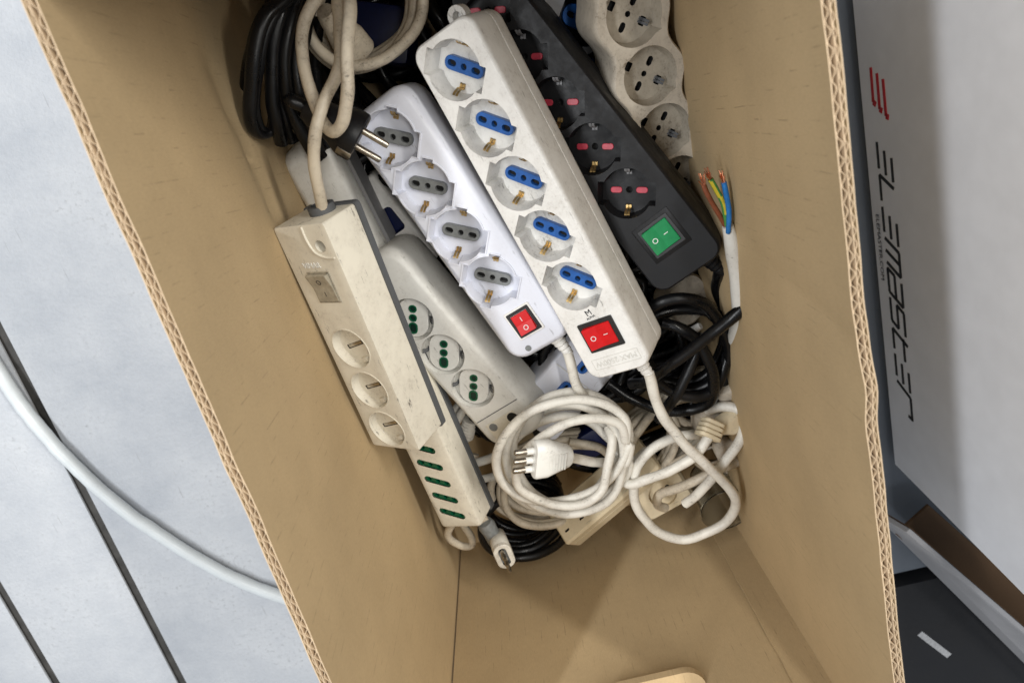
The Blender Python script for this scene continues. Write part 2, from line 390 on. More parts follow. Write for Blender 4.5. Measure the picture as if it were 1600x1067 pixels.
# ------------------------------------------------------------------ the cardboard box
BX0, BX1, BY0, BY1, BH = -0.162, 0.145, -0.452, 0.235, 0.400
T = 0.0061                                        # wall thickness (two fluted layers)
boxo = thing('cardboard_box', 'open brown corrugated cardboard box full of power strips and cables', 'box', Matrix.Translation((0, -0.1, 0)))
def wob(u, s, a=1.0): return a * mnoise.noise(Vector((u * s, 3.1 * s, 0.7)))
def wall(axis, pos, out, u0, u1, seed, bow, inset=0.0):
    """double fluted wall: axis 'x' stands in a plane x=pos, u runs along y. bow(u, z) = push outwards"""
    def P(u, z, d):
        q = (d + bow(u, z)) * out
        return Vector((pos + q, u, z)) if axis == 'x' else Vector((u, pos + q, z))
    def topz(u): return BH + wob(u + seed, 8, 0.0012) + wob(u + seed, 70, 0.0005)
    nu, nz = 170, 48
    def sheet(name, d0, d1, mats, start=0.0, ztop=0.0):
        ua = u0 + start
        bm = bmesh.new(); uvl = bm.loops.layers.uv.new('UVMap')
        G = [[], []]
        for k, d in enumerate((d0, d1)):
            for i in range(nu + 1):
                u = ua + (u1 - ua) * i / nu; col = []
                for j in range(nz + 1):
                    z = 0.006 + (topz(u) + ztop - 0.006) * (j / nz)
                    col.append(bm.verts.new(P(u, z, d)))
                G[k].append(col)
        def quad(a, mi):
            f = bm.faces.new(a); f.material_index = mi
            for l in f.loops:
                c = l.vert.co; l[uvl].uv = ((c.y if axis == 'x' else c.x) + seed, c.z)
        for k in (0, 1):
            for i in range(nu):
                for j in range(nz):
                    quad((G[k][i][j], G[k][i + 1][j], G[k][i + 1][j + 1], G[k][i][j + 1]), 0)
        for i in range(nu):
            quad((G[0][i][nz], G[0][i + 1][nz], G[1][i + 1][nz], G[1][i][nz]), 1)
            quad((G[0][i][0], G[0][i + 1][0], G[1][i + 1][0], G[1][i][0]), 1)
        for i in (0, nu):
            for j in range(nz):
                quad((G[0][i][j], G[0][i][j + 1], G[1][i][j + 1], G[1][i][j]), 1)
        return obj(name, bm, mats, boxo, True)
    lt = 0.00055
    sheet('inner_liner', 0, lt, [CARD, CARDEDGE], start=inset)
    sheet('middle_liner', T * 0.56, T * 0.56 + 0.0004, [CARDEDGE, CARDEDGE])
    sheet('outer_liner', T - lt, T, [CARD, CARDEDGE])
    for d0, d1, pitch, ph in ((lt, T * 0.56, 0.0076, 0.3), (T * 0.56 + 0.0004, T - lt, 0.0066, 1.1)):
        bm = bmesh.new(); n = int((u1 - u0) / pitch * 10); th = 0.00038
        c, a = (d0 + d1) / 2, (d1 - d0) / 2 - th / 2 - 0.00012
        rows = []
        for i in range(n + 1):
            u = u0 + (u1 - u0) * i / n
            s = math.sin(2 * PI * (u / pitch) + ph + seed * 9 + wob(u + seed, 40, 2.2))
            d = c + a * max(-1, min(1, s * 1.15)) * (0.80 + 0.20 * max(-1.0, min(1.0, 2.5 * mnoise.noise(Vector((u * 45 + seed, d0 * 900, 5.0)))))); zt = topz(u) - 0.0004 + wob(u * 3 + d0, 80, 0.0006)
            rows.append([bm.verts.new(P(u, z, d + q)) for q in (-th / 2, th / 2) for z in (zt - 0.05, zt - 0.026, zt - 0.010, zt)])
        for r0, r1 in zip(rows, rows[1:]):
            for k in (0, 4):
                for j in range(3):
                    bm.faces.new((r0[k + j], r1[k + j], r1[k + j + 1], r0[k + j + 1]))
            bm.faces.new((r0[3], r1[3], r1[7], r0[7]))
        obj('fluting', bm, CARDEDGE, boxo, True, smooth=60)
CRL = [(0.080, 0.224), (0.061, 0.222), (0.041, 0.215), (-0.015, 0.203)]
CRR = [(-0.118, 0.25), (-0.124, 0.291), (-0.131, 0.343), (-0.137, 0.385)]
def crease(u, z, pts, depth, wd):
    best = 9.0
    for (a, b), (c, d) in zip(pts, pts[1:]):
        t = max(0, min(1, ((u - a) * (c - a) + (z - b) * (d - b)) / ((c - a) ** 2 + (d - b) ** 2)))
        best = min(best, math.hypot(u - a - t * (c - a), z - b - t * (d - b)))
    return depth * math.exp(-best / wd)
def bowL(u, z):
    t = (u - BY0) / (BY1 - BY0); k = math.sin(PI * max(0, min(1, t)))
    b = 0.007 * k * math.sin(PI * min(1, z / BH * 0.95))
    b += k * 0.0040 * (1 - (z / BH) ** 3) * mnoise.noise(Vector((u * 6, z * 7, 1.0))) + k * 0.0010 * (1 - (z / BH) ** 3) * mnoise.noise(Vector((u * 22, z * 16, 1.0)))
    b += crease(u, z, CRL, 0.0045, 0.007) + crease(u, z, [(-0.30, 0.05), (-0.18, 0.33)], 0.0012, 0.006)
    if z > BH - 0.03: b += 0.0007 * mnoise.noise(Vector((u * 30, 1.0, 4.0))) * (z - BH + 0.03) / 0.03
    return b
def bowR(u, z):
    t = (u - BY0) / (BY1 - BY0); k = math.sin(PI * max(0, min(1, t)))
    b = 0.005 * k * math.sin(PI * min(1, z / BH * 0.95)) - 0.003 * k * (z / BH)
    b += k * 0.0040 * (1 - (z / BH) ** 3) * mnoise.noise(Vector((u * 6, z * 7, 8.0))) + k * 0.0010 * (1 - (z / BH) ** 3) * mnoise.noise(Vector((u * 22, z * 16, 8.0)))
    # dent where the rim is pinched
    b += 0.0014 * math.exp(-((u + 0.165) / 0.012) ** 2) * max(0, (z - 0.37) / 0.03)
    b += crease(u, z, CRR, 0.0016, 0.006) + crease(u, z, [(-0.33, 0.20), (-0.27, 0.36)], 0.0010, 0.005)
    if z > BH - 0.03: b += 0.0007 * mnoise.noise(Vector((u * 30, 1.0, 9.0))) * (z - BH + 0.03) / 0.03
    return b
def bowE(u, z): return 0.004 * math.sin(PI * min(1, z / BH)) + 0.001 * mnoise.noise(Vector((u * 9, z * 7, 15.0)))
wall('x', BX0, -1, BY0 - T, BY1 + T, 0.0, bowL)
wall('x', BX1, 1, BY0 - T, BY1 + T, 2.0, bowR)
wall('y', BY0, -1, BX0 - 0.006, BX1 + 0.006, 4.0, bowE, inset=0.0078)
wall('y', BY1, 1, BX0, BX1, 6.0, bowE)
def flat_panel(name, x0, x1, y0, y1, z0, z1, par=None, M=None, mats=None):
    bm = bmesh.new(); vs = box(bm, x0, x1, y0, y1, z0, z1)
    uvl = bm.loops.layers.uv.new('UVMap')
    for f in bm.faces:
        n = f.normal
        for l in f.loops:
            c = l.vert.co
            l[uvl].uv = (c.x, c.y) if abs(n.z) > 0.5 else ((c.y, c.z) if abs(n.x) > 0.5 else (c.x, c.z))
    if M is not None: bmesh.ops.transform(bm, matrix=M, verts=bm.verts[:])
    return obj(name, bm, mats or CARD, par or boxo, True)
flat_panel('bottom_panel', BX0 - T, BX1 + T, BY0 - T, BY1 + T, 0.0005, 0.0058)
# glue tab down the right-hand corner of the end wall
bm = bmesh.new(); uvl = bm.loops.layers.uv.new('UVMap')
L_ = []
for j in range(25):
    z = 0.008 + 0.385 * j / 24
    e = 0.026 + 0.0018 * mnoise.noise(Vector((z * 40, 2, 2))) 
    yw = BY0 - bowE(0.1, z)
    L_.append([bm.verts.new(p) for p in ((BX1 + 0.004, yw + 0.0004, z), (BX1 - e, yw + 0.0004, z), (BX1 - e, yw + 0.0036, z), (BX1 + 0.004, yw + 0.0048, z))])
for a, b in zip(L_, L_[1:]):
    for k in range(3): 
        f = bm.faces.new((a[k], a[k + 1], b[k + 1], b[k]))
        for l in f.loops: l[uvl].uv = (l.vert.co.x * 1.0, l.vert.co.z)
obj('glue_tab', bm, CARD, boxo, True)
# handle flap pushed in through the end wall
M = Matrix.Translation((0.014, BY0 - 0.017, 0.268)) @ Matrix.Rotation(math.radians(-6), 4, 'X')
fp = rrect(0.084, 0.056, 0.016, 6)
bm = solid([(fp, 0.0), (fp, 0.0068)]); bmesh.ops.transform(bm, matrix=M, verts=bm.verts[:])
uvl = bm.loops.layers.uv.new('UVMap')
for f in bm.faces:
    for l in f.loops: l[uvl].uv = (l.vert.co.x, l.vert.co.y)
obj('handle_flap', bm, CARD, boxo, True)
# unseen flap at the far end, added to shade the box below it
flat_panel('added_shade_flap', BX0 + 0.002, BX1 - 0.002, 0.100, BY1, BH - 0.006, BH + 0.001)

# ------------------------------------------------------------------ power strip kit
def pose(A, B, roll):
    """frame with origin on the top face at A, x to B, y to the right, z out of the face; roll > 0 leans the face left"""
    x = (B - A).normalized(); n = (Vector((0, 0, 1)) - x * x.z).normalized(); y = n.cross(x)
    a = math.radians(roll); n2 = n * math.cos(a) - y * math.sin(a); y2 = y * math.cos(a) + n * math.sin(a)
    m = Matrix((x, y2, n2)).transposed().to_4x4(); m.translation = A
    return m, (B - A).length
def clip(parent, cx, cy, ang, z, mat_=None, w_=0.0042, h=0.006):
    """sprung earth contact: two bent tongues; ang = direction from the socket centre outwards"""
    bm = bmesh.new()
    prof = [(0.0, h), (-0.0015, h * 0.9), (-0.0034, h * 0.45), (-0.0026, 0.0006), (-0.006, 0.0006)]
    for o in (-w_ * 0.27, w_ * 0.27):
        hw = w_ * 0.22; th = 0.0006
        rows = []
        for r, zz in prof:
            rows.append([bm.verts.new((r, o - hw, zz)), bm.verts.new((r, o + hw, zz)), bm.verts.new((r + th, o + hw, zz + th)), bm.verts.new((r + th, o - hw, zz + th))])
        for a, b in zip(rows, rows[1:]): bridge(bm, a, b)
        bm.faces.new(rows[0]); bm.faces.new(rows[-1])
    M = Matrix.Translation((cx, cy, z)) @ Matrix.Rotation(ang, 4, 'Z')
    bmesh.ops.transform(bm, matrix=M, verts=bm.verts[:])
    return obj('earth_clip', bm, mat_ or BRASS, parent)
def socket_outline(kind, r):
    if kind == 'bi':          # round well with square shoulders at both ends of the insert
        pts = []
        hw, ex = 0.0088, r + 0.0026
        a = math.asin(hw / r)
        for s in (0, PI):
            pts += rot2([(ex, -hw), (ex, hw)], s)
            n = 11; t0, t1 = a, PI - a
            pts += rot2([(r * math.cos(t0 + (t1 - t0) * k / n), r * math.sin(t0 + (t1 - t0) * k / n)) for k in range(0, n + 1)], s)
        return pts
    if kind == 'bic':         # the same with clip notches on the other two sides
        pts = []
        hw, ex = 0.0090, r + 0.0022; nw, ne = 0.0042, r + 0.0018
        a = math.asin(hw / r); b = math.asin(nw / r)
        for s in (0, PI):
            pts += rot2([(ex, -hw), (ex, hw)], s)
            seg = lambda t0, t1, n: [(r * math.cos(t0 + (t1 - t0) * k / n), r * math.sin(t0 + (t1 - t0) * k / n)) for k in range(n + 1)]
            pts += rot2(seg(a, PI / 2 - b, 5), s)
            pts += rot2([(nw, ne), (-nw, ne)], s)
            pts += rot2(seg(PI / 2 + b, PI - a, 5), s)
        return pts
    if kind == 'dent':        # round with pointed shoulders
        pts = []
        for k in range(32):
            t = 2 * PI * k / 32; rr = r + (0.0026 if k % 16 in (0,) else 0.0) 
            pts.append((rr * math.cos(t), rr * math.sin(t)))
        return pts
    return circ(r, 28)
def keyhole(cx, s):           # two round holes run together
    return [(cx + x, y) for x, y in rrect(0.0068, 0.0043, 0.0021, 3)]
def insert_bar(parent, cx, cy, ang, z, mat_, L=0.0300, W=0.0098, h=0.0042):
    o_ = rrect(L, W, W / 2 - 0.0003, 5)
    hs = [(keyhole(-0.0094, 1), h - 0.0003, 0, 1), (circ(0.0023, 12), h - 0.0003, 0, 1), (keyhole(0.0094, 1), h - 0.0003, 0, 1)]
    bm = solid([(o_, 0), (o_, h - 0.0003), (rrect(L - 0.0006, W - 0.0006, W / 2 - 0.0006, 5), h)], hs, bottom=False)
    bmesh.ops.transform(bm, matrix=Matrix.Translation((cx, cy, z)) @ Matrix.Rotation(ang, 4, 'Z'), verts=bm.verts[:])
    return obj('pin_insert', bm, [mat_, DARK], parent)
def well(parent, pts, depth, mat_, holes=(), lip=0.0, taper=0.93, ztop=0.0):
    """the sunken socket: wall and floor, with an optional raised lip"""
    bm = bmesh.new()
    cx = sum(p[0] for p in pts) / len(pts); cy = sum(p[1] for p in pts) / len(pts)
    sc = lambda k: [(cx + (x - cx) * k, cy + (y - cy) * k) for x, y in pts]
    rs = []
    if lip:
        rs.append(ring(bm, sc(1.05), ztop - 0.0002)); rs.append(ring(bm, sc(1.045), ztop + lip)); rs.append(ring(bm, sc(1.0), ztop + lip))
    rs.append(ring(bm, sc(0.999), ztop)); rs.append(ring(bm, sc(taper), ztop - depth))
    for a, b in zip(rs, rs[1:]): bridge(bm, a, b)
    hl = []
    for h in holes:
        t = ring(bm, h[0], ztop - depth); b = ring(bm, h[0], ztop - depth - h[1]); bridge(bm, t, b, 1); f = bm.faces.new(b); f.material_index = 1; hl.append(t)
    cap(bm, rs[-1], hl)
    return obj('socket', bm, [mat_, DARK], parent)
def strip_body(t, L, W, H, r, mat_, holes, top_in=0.003, bot_in=0.003, shoulder=0.004, name='housing', wave=None, seg=6, extra=()):
    def ol(i):
        p = rrect(L - 2 * i, W - 2 * i, max(r - i, 0.001), seg, L / 2, 0)
        if wave:
            p = wave(i)
        return p
    lv = [(ol(bot_in), -H), (ol(bot_in * 0.3), -H + 0.0025), (ol(0), -H + 0.006)] + [(ol(i), z) for i, z in extra] + \
         [(ol(0.0002), -shoulder), (ol(top_in * 0.3), -shoulder * 0.42), (ol(top_in * 0.72), -shoulder * 0.10), (ol(top_in), 0)]
    bm = solid(lv, [(h, 0, 0, 0) for h in holes])
    return obj(name, bm, mat_, t, smooth=32)
def rocker_switch(t, cx, cy, lx, ly, along, tilt, rmat, bezel=SWBLACK, frame=0.0032, mark=INKW, raise_=0.0016, flip=1):
    """rocker in a bezel; along='x' pivots about y. tilt: which half is pressed"""
    ol = rrect(lx, ly, 0.0008, 2, cx, cy); il = rrect(lx - 2 * frame, ly - 2 * frame, 0.0006, 2, cx, cy)
    bm = solid([(ol, -0.004), (ol, raise_ - 0.0005), (rrect(lx - 0.0009, ly - 0.0009, 0.0006, 2, cx, cy), raise_)], [(il, raise_ + 0.004, 0, 0)], bottom=False)
    sw = obj('switch', bm, bezel, t)
    a, b = (lx - 2 * frame) / 2 - 0.0004, (ly - 2 * frame) / 2 - 0.0004
    bm = bmesh.new()
    hi, lo, md = 0.0042 + raise_, 0.0004 + raise_, 0.0012 + raise_
    e1, e2 = (hi, lo) if tilt > 0 else (lo, hi)
    pr = [(-1, e1), (-0.05, md), (0.05, md), (1, e2)]
    rows = []
    for s, z in pr:
        if along == 'x': rows.append([bm.verts.new((cx + s * a, cy + q * b, zz)) for q, zz in ((-1, -0.003), (-1, z), (1, z), (1, -0.003))])
        else: rows.append([bm.verts.new((cx + q * a, cy + s * b, zz)) for q, zz in ((-1, -0.003), (-1, z), (1, z), (1, -0.003))])
    for r0, r1 in zip(rows, rows[1:]):
        for k in range(3): bm.faces.new((r0[k], r0[k + 1], r1[k + 1], r1[k]))
    bm.faces.new(rows[0]); bm.faces.new(rows[-1])
    es = [e for e in bm.edges]
    bmesh.ops.bevel(bm, geom=es, offset=0.0003, segments=1, affect='EDGES')
    obj('rocker', bm, rmat, sw, smooth=20)
    def surf(s):
        for (s0, z0), (s1, z1) in zip(pr, pr[1:]):
            if s0 <= s <= s1: return z0 + (z1 - z0) * (s - s0) / (s1 - s0), math.atan2(z1 - z0, (s1 - s0) * (a if along == 'x' else b))
    for what, s in (('ring', -0.48 * flip), ('bar', 0.42 * flip)):
        z, an = surf(s)
        bm = bmesh.new()
        if what == 'ring':
            rad = 0.0021
            solid([(circ(rad, 20), 0), (circ(rad, 20), 0.00015)], [(circ(rad * 0.74, 20), 0.00015, 0, 0)], bm=bm)
            bmesh.ops.delete(bm, geom=[f for f in bm.faces if len(f.verts) > 4], context='FACES')
        else:
            if along == 'x': box(bm, -0.0018, 0.0018, -0.00026, 0.00026, 0, 0.00015)
            else: box(bm, -0.00026, 0.00026, -0.0018, 0.0018, 0, 0.00015)
        if along == 'x': M = Matrix.Translation((cx + s * a, cy, z + 0.0001)) @ Matrix.Rotation(-an, 4, 'Y')
        else: M = Matrix.Translation((cx, cy + s * b, z + 0.0001)) @ Matrix.Rotation(an, 4, 'X')
        bmesh.ops.transform(bm, matrix=M, verts=bm.verts[:])
        obj('switch_mark', bm, mark, sw)
    return sw
def gland(t, p, d, mat_, r=0.0062, l=0.022, world=False):
    """ribbed strain relief from p along d"""
    bm = bmesh.new(); prof = [(r * 1.25, -0.004), (r * 1.25, 0.001)]
    for k in range(4):
        x = 0.002 + k * l / 5; q = r * (1.08 - 0.1 * k)
        prof += [(q * 0.86, x), (q, x + l * 0.03), (q, x + l * 0.12), (q * 0.86, x + l * 0.15)]
    prof += [(r * 0.66, l)]
    d = Vector(d).normalized()
    bm = lathe(bm, prof, 16)
    q = Vector((1, 0, 0)).rotation_difference(d).to_matrix().to_4x4()
    bmesh.ops.transform(bm, matrix=Matrix.Translation(p) @ q, verts=bm.verts[:])
    return obj('strain_relief', bm, mat_, t, world)
def cable(P, r, mat_, parent=None, name='cable', **k):
    P = [p if isinstance(p, Vector) else at(*p) for p in P]
    return obj(name, tube(P, r, **k), mat_, parent, True, smooth=60)
def coil(cx, cy, z, rx, ry, turns, r, jit, ang=0.0, dz=None, start=0.0, seed=1, tiltv=(0, 0)):
    """loose turns about the pixel cx, cy at height z; radii in metres"""
    rnd = random.Random(seed); c = at(cx, cy, z); P = []; per = 12
    ph = [rnd.uniform(0, 6.28) for _ in range(6)]
    ox = oy = 0; sc = 1.0
    for k in range(int(turns * per) + 1):
        t = start + 2 * PI * k / per; tn = k / per
        if k % per == 0:
            tgt = (rnd.uniform(-jit, jit), rnd.uniform(-jit, jit), 1 + rnd.uniform(-0.10, 0.08))
        ox += (tgt[0] - ox) * 0.25; oy += (tgt[1] - oy) * 0.25; sc += (tgt[2] - sc) * 0.25
        x, y = rx * sc * math.cos(t), ry * sc * math.sin(t)
        X, Y_ = x * math.cos(ang) - y * math.sin(ang) + ox, x * math.sin(ang) + y * math.cos(ang) + oy
        zz = z + (dz if dz is not None else r * 1.1) * tn + r * 0.7 * math.sin(2.1 * t + ph[0]) + tiltv[0] * X + tiltv[1] * Y_
        P.append(Vector((c.x + X, c.y + Y_, zz)))
    return P
STRIPS = 'power strips piled in the cardboard box'

# ---------------- 1 white strip with five blue-insert sockets (topmost)
mt, L = pose(at(682, 50, 0.214), at(972, 584, 0.214), 29)
s1 = thing('power_strip', 'white five socket power strip with blue inserts and red switch, topmost of the pile', 'power strip', mt, STRIPS)
W, H = 0.0550, 0.046
c0, pit = 0.0262, 0.0428
cs = [(c0 + pit * k, -0.0025) for k in range(5)]
hol = [rot2(socket_outline('bi', 0.0200), PI / 4, x, y) for x, y in cs]
strip_body(s1, L, W, H, 0.011, WHITE, hol, top_in=0.0022, shoulder=0.004, extra=[(0.0004, -0.030), (0.0010, -0.0295), (0.0010, -0.0288), (0.0002, -0.0283)])
for (x, y), h in zip(cs, hol):
    so = well(s1, h, 0.0185, WELLW)
    insert_bar(so, x, y, PI / 4, -0.0185, INSB)
    clip(so, x + 0.0178 * math.cos(-PI / 4), y + 0.0178 * math.sin(-PI / 4), -PI / 4, -0.0184, h=0.0105)
    clip(so, x + 0.0186 * math.cos(PI * .75), y + 0.0186 * math.sin(PI * .75), PI * .75, -0.0184, h=0.018)
rocker_switch(s1, c0 + pit * 4 + 0.0435, 0.0005, 0.0255, 0.0300, 'y', 1, SWRED)
xe = c0 + pit * 4 + 0.0435
RT = Matrix.Rotation(PI / 2, 4, 'Z')       # text reading across the strip
obj('printed_mark', text_bm('M', 0.0068, Matrix.Translation((xe - 0.0195, -0.0005, 0.0002)) @ RT @ Matrix.Rotation(math.radians(10), 4, 'Z'), 0.0001), INKK, s1)
obj('printed_mark', text_bm('ALPHA', 0.0026, Matrix.Translation((xe - 0.0155, -0.0005, 0.0002)) @ RT @ Matrix.Rotation(math.radians(10), 4, 'Z'), 0.0001), INKK, s1)
obj('raised_lettering', text_bm('MAX 2500W', 0.0066, Matrix.Translation((xe + 0.0235, 0.0015, 0.0)) @ Matrix.Rotation(-PI / 2, 4, 'Z'), 0.0005), GREYW, s1)
bm = solid([(rrect(0.0096, 0.0405, 0.0006, 2), 0), (rrect(0.0096, 0.0405, 0.0006, 2), 0.0004)], [(rrect(0.0088, 0.0397, 0.0004, 2), 0.0004, 0, 0)], bottom=False)
bmesh.ops.delete(bm, geom=[f for f in bm.faces if len(f.verts) > 4], context='FACES')
bmesh.ops.transform(bm, matrix=Matrix.Translation((xe + 0.0235, 0.0015, 0.0)), verts=bm.verts[:])
obj('raised_frame', bm, GREYW, s1)
# hanging loop at the far end
bm = solid([(circ(0.0072, 20, -0.004, 0.006), -0.032), (circ(0.0072, 20, -0.004, 0.006), -0.024)], [(circ(0.0034, 16, -0.004, 0.006), 0.0079, 0, 0)])
obj('hanging_loop', bm, WHITE, s1)
gland(s1, (L - 0.001, 0.004, -0.026), (1, 0.12, -0.05), WHITE)
g = mt @ Vector((L + 0.018, 0.0065, -0.027))
cable([g, (1030, 640, .185), (1052, 672, .18), (1078, 702, .178), (1113, 735, .172), (1143, 768, .165), (1149, 790, .155), (1137, 812, .148), (1108, 830, .145), (1067, 842, .142), (1029, 831, .142),
       (1003, 805, .145), (991, 777, .148), (991, 751, .15), (997, 726, .15), (1019, 700, .15), (1051, 684, .148), (1080, 680, .145), (1120, 676, .13)], 0.0046, CABW, s1)

# ---------------- 2 cool white strip with grey inserts
mt, L = pose(at(578, 160, 0.188), at(853, 548, 0.188), 13)
s2 = thing('power_strip', 'clean bluish-white power strip with grey inserts and a red switch in a white frame', 'power strip', mt, STRIPS)
W, H = 0.061, 0.042
c0, pit = 0.0275, 0.0430
cs = [(c0 + pit * k, -0.0045) for k in range(4)]
hol = [rot2(socket_outline('bic', 0.0205), PI / 4, x, y) for x, y in cs]
strip_body(s2, L, W, H, 0.016, COOL, hol, top_in=0.0065, shoulder=0.010)
for (x, y), h in zip(cs, hol):
    so = well(s2, h, 0.0135, COOL, lip=0.0009)
    insert_bar(so, x, y, PI / 4, -0.0135, INSG)
    for a in (-PI / 4, PI * .75):
        clip(so, x + 0.0185 * math.cos(a), y + 0.0185 * math.sin(a), a, -0.0134, h=0.0095)
xs = c0 + pit * 3 + 0.0415
ol = rrect(0.0255, 0.0235, 0.0012, 3, xs, -0.0005)
obj('switch_frame', solid([(ol, -0.001), (ol, 0.0010), (rrect(0.0247, 0.0227, 0.0010, 3, xs, -0.0005), 0.0014)]), WHITE, s2)
rocker_switch(s2, xs, -0.0005, 0.0225, 0.0205, 'x', -1, SWRED, raise_=0.0022, frame=0.0026, flip=-1)
bm = bmesh.new(); lathe(bm, [(0.0001, 0), (0.0026, 0), (0.0026, 0.0003), (0.0001, 0.0003)], 18, Matrix.Translation((xs + 0.0215, -0.011, 0.0001)) @ Matrix.Rotation(-PI / 2, 4, 'Y'))
obj('screw_hole', bm, INSG, s2)
gland(s2, (L - 0.001, 0.006, -0.022), (1, 0.05, -0.1), WHITE, r=0.0058)
g = mt @ Vector((L + 0.018, 0.007, -0.0235))
cable([g, (900, 598, .165), (915, 622, .16), (935, 650, .15), (960, 690, .138), (970, 720, .13)], 0.0043, CABW, s2)

# ---------------- 3 black strip with pink shutters and green switch
mt, L = pose(at(735, -8, 0.168), at(1082, 430, 0.198), 20)
s3 = thing('power_strip', 'black power strip with pink pin shutters and a green rocker switch', 'power strip', mt, STRIPS)
W, H = 0.062, 0.046
pit = 0.0420; sx_ = L - 0.0390
cs = [(sx_ - 0.0415 - pit * k, -0.001) for k in range(5)]
hol = [rot2(socket_outline('bi', 0.0192), PI / 4 + 0.1, x, y) for x, y in cs]
strip_body(s3, L, W, H, 0.012, CHAR, hol, top_in=0.0022, shoulder=0.0045, extra=[(0.0004, -0.030), (0.0010, -0.0295), (0.0010, -0.0288), (0.0002, -0.0283)])
a4 = PI / 4 + 0.1
for (x, y), h in zip(cs, hol):
    so = well(s3, h, 0.0140, BLACK, holes=[(circ(0.0026, 14, x, y), 0.006)])
    for s in (-1, 1):
        p = rrect(0.0088, 0.0046, 0.0020, 4)
        bm = solid([(p, 0), (p, 0.0009), (rrect(0.0082, 0.0040, 0.0018, 4), 0.0012)])
        bmesh.ops.transform(bm, matrix=Matrix.Translation((x + s * 0.0098 * math.cos(a4), y + s * 0.0098 * math.sin(a4), -0.0140)) @ Matrix.Rotation(a4, 4, 'Z'), verts=bm.verts[:])
        obj('pin_shutter', bm, RED, so)
    clip(so, x + 0.0168 * math.cos(a4 - PI / 2), y + 0.0168 * math.sin(a4 - PI / 2), a4 - PI / 2, -0.0139, h=0.0095)
    clip(so, x + 0.0180 * math.cos(a4 + PI / 2), y + 0.0180 * math.sin(a4 + PI / 2), a4 + PI / 2, -0.0139, h=0.0135, mat_=MIDGREY)
ol = rrect(0.0320, 0.0330, 0.0008, 2, sx_, 0)
obj('switch_frame', solid([(ol, -0.001), (ol, 0.0003), (rrect(0.0312, 0.0322, 0.0006, 2, sx_, 0), 0.0006)]), CHAR, s3)
rocker_switch(s3, sx_, 0, 0.0262, 0.0272, 'y', 1, SWGREEN, raise_=0.0010, frame=0.0026)
gland(s3, (L - 0.001, 0.010, -0.026), (1, 0.1, -0.3), BLACK)
g = mt @ Vector((L + 0.017, 0.012, -0.032))
cable([g, (1120, 450, .155), (1132, 490, .15), (1130, 540, .145), (1105, 585, .14), (1060, 600, .135), (1010, 585, .13), (985, 545, .13)], 0.0050, CABK, s3)

# ---------------- 4 dusty wavy-edged strip at the right wall
mt, L = pose(at(962, -80, 0.200), at(1092, 405, 0.127), -7)
s4 = thing('power_strip', 'dusty beige power strip with scalloped edges against the right cardboard wall', 'power strip', mt, STRIPS)
W, H = 0.0600, 0.044
pit = 0.0440; c0 = 0.0440
cs = [(c0 + pit * k, 0.0005) for k in range(0, 5)]
def wave4(i):
    n = 60; p = []
    hw = lambda x: W / 2 - i - 0.0068 * (1 - math.cos(2 * PI * (x - c0) / pit)) / 2 - (0.012 * max(0, (x - L + 0.022) / 0.022) ** 2)
    xs_ = [0.006 + i + (L - 0.012 - 2 * i) * k / n for k in range(n + 1)]
    p += [(x, hw(x)) for x in reversed(xs_)]
    p += [(x, -hw(x)) for x in xs_]
    return p
hol = [rot2(socket_outline('dent', 0.0210), PI / 4, x, y) for x, y in cs]
strip_body(s4, L, W, H, 0.010, DUSTY, hol, top_in=0.0024, shoulder=0.005, wave=wave4)
for (x, y), h in zip(cs, hol):
    hs = [(rot2(rrect(0.0072, 0.0042, 0.002, 4, q, 0), -PI / 4, x, y), 0.005) for q in (-0.0095, 0.0095)] + [(circ(0.0021, 12, x, y), 0.005)]
    hs += [(rot2(rrect(0.0045, 0.0065, 0.0006, 2, 0.0125, 0), PI / 4, x, y), 0.005), (rot2(rrect(0.0045, 0.0065, 0.0006, 2, -0.0140, 0), PI / 4, x, y), 0.005)]
    so = well(s4, h, 0.0120, WELLD, holes=hs, taper=0.90)
    clip(so, x + 0.0150 * math.cos(PI / 4), y + 0.0150 * math.sin(PI / 4), PI / 4, -0.0122, h=0.005, mat_=BASEGREY)

# ---------------- 5 cream strip leaning on the left wall, three round sockets
mt, L = pose(at(464, 353, 0.232), at(619, 700, 0.196), 32)
s5 = thing('power_strip', 'cream power strip with smoky switch and three round sockets leaning on the left wall', 'power strip', mt, STRIPS)
W, H = 0.0500, 0.034
c0, pit = 0.1010, 0.0388
c0 = L - 0.0200 - 2 * pit
cs = [(c0 + pit * k, -0.001) for k in range(3)]
hol = [circ(0.0172, 30, x, y) for x, y in cs]
lv = lambda i: rrect(L - 2 * i, W - 2 * i, 0.0022, 3, L / 2, 0)
bm = solid([(lv(0.0), -H), (lv(0.0), -0.0012), (lv(0.0003), -0.0003), (lv(0.0012), 0)], [(h, 0, 0, 0) for h in hol] + [(circ(0.0046, 18, 0.0165, 0.0135), 0.010, 0, 1)])
obj('housing', bm, [CREAM, INSG], s5, smooth=30)
ol = rrect(L + 0.003, W + 0.003, 0.0035, 3, L / 2, 0)
obj('base_plate', solid([(ol, -H - 0.0050), (ol, -H + 0.0002)]), BASEGREY, s5)
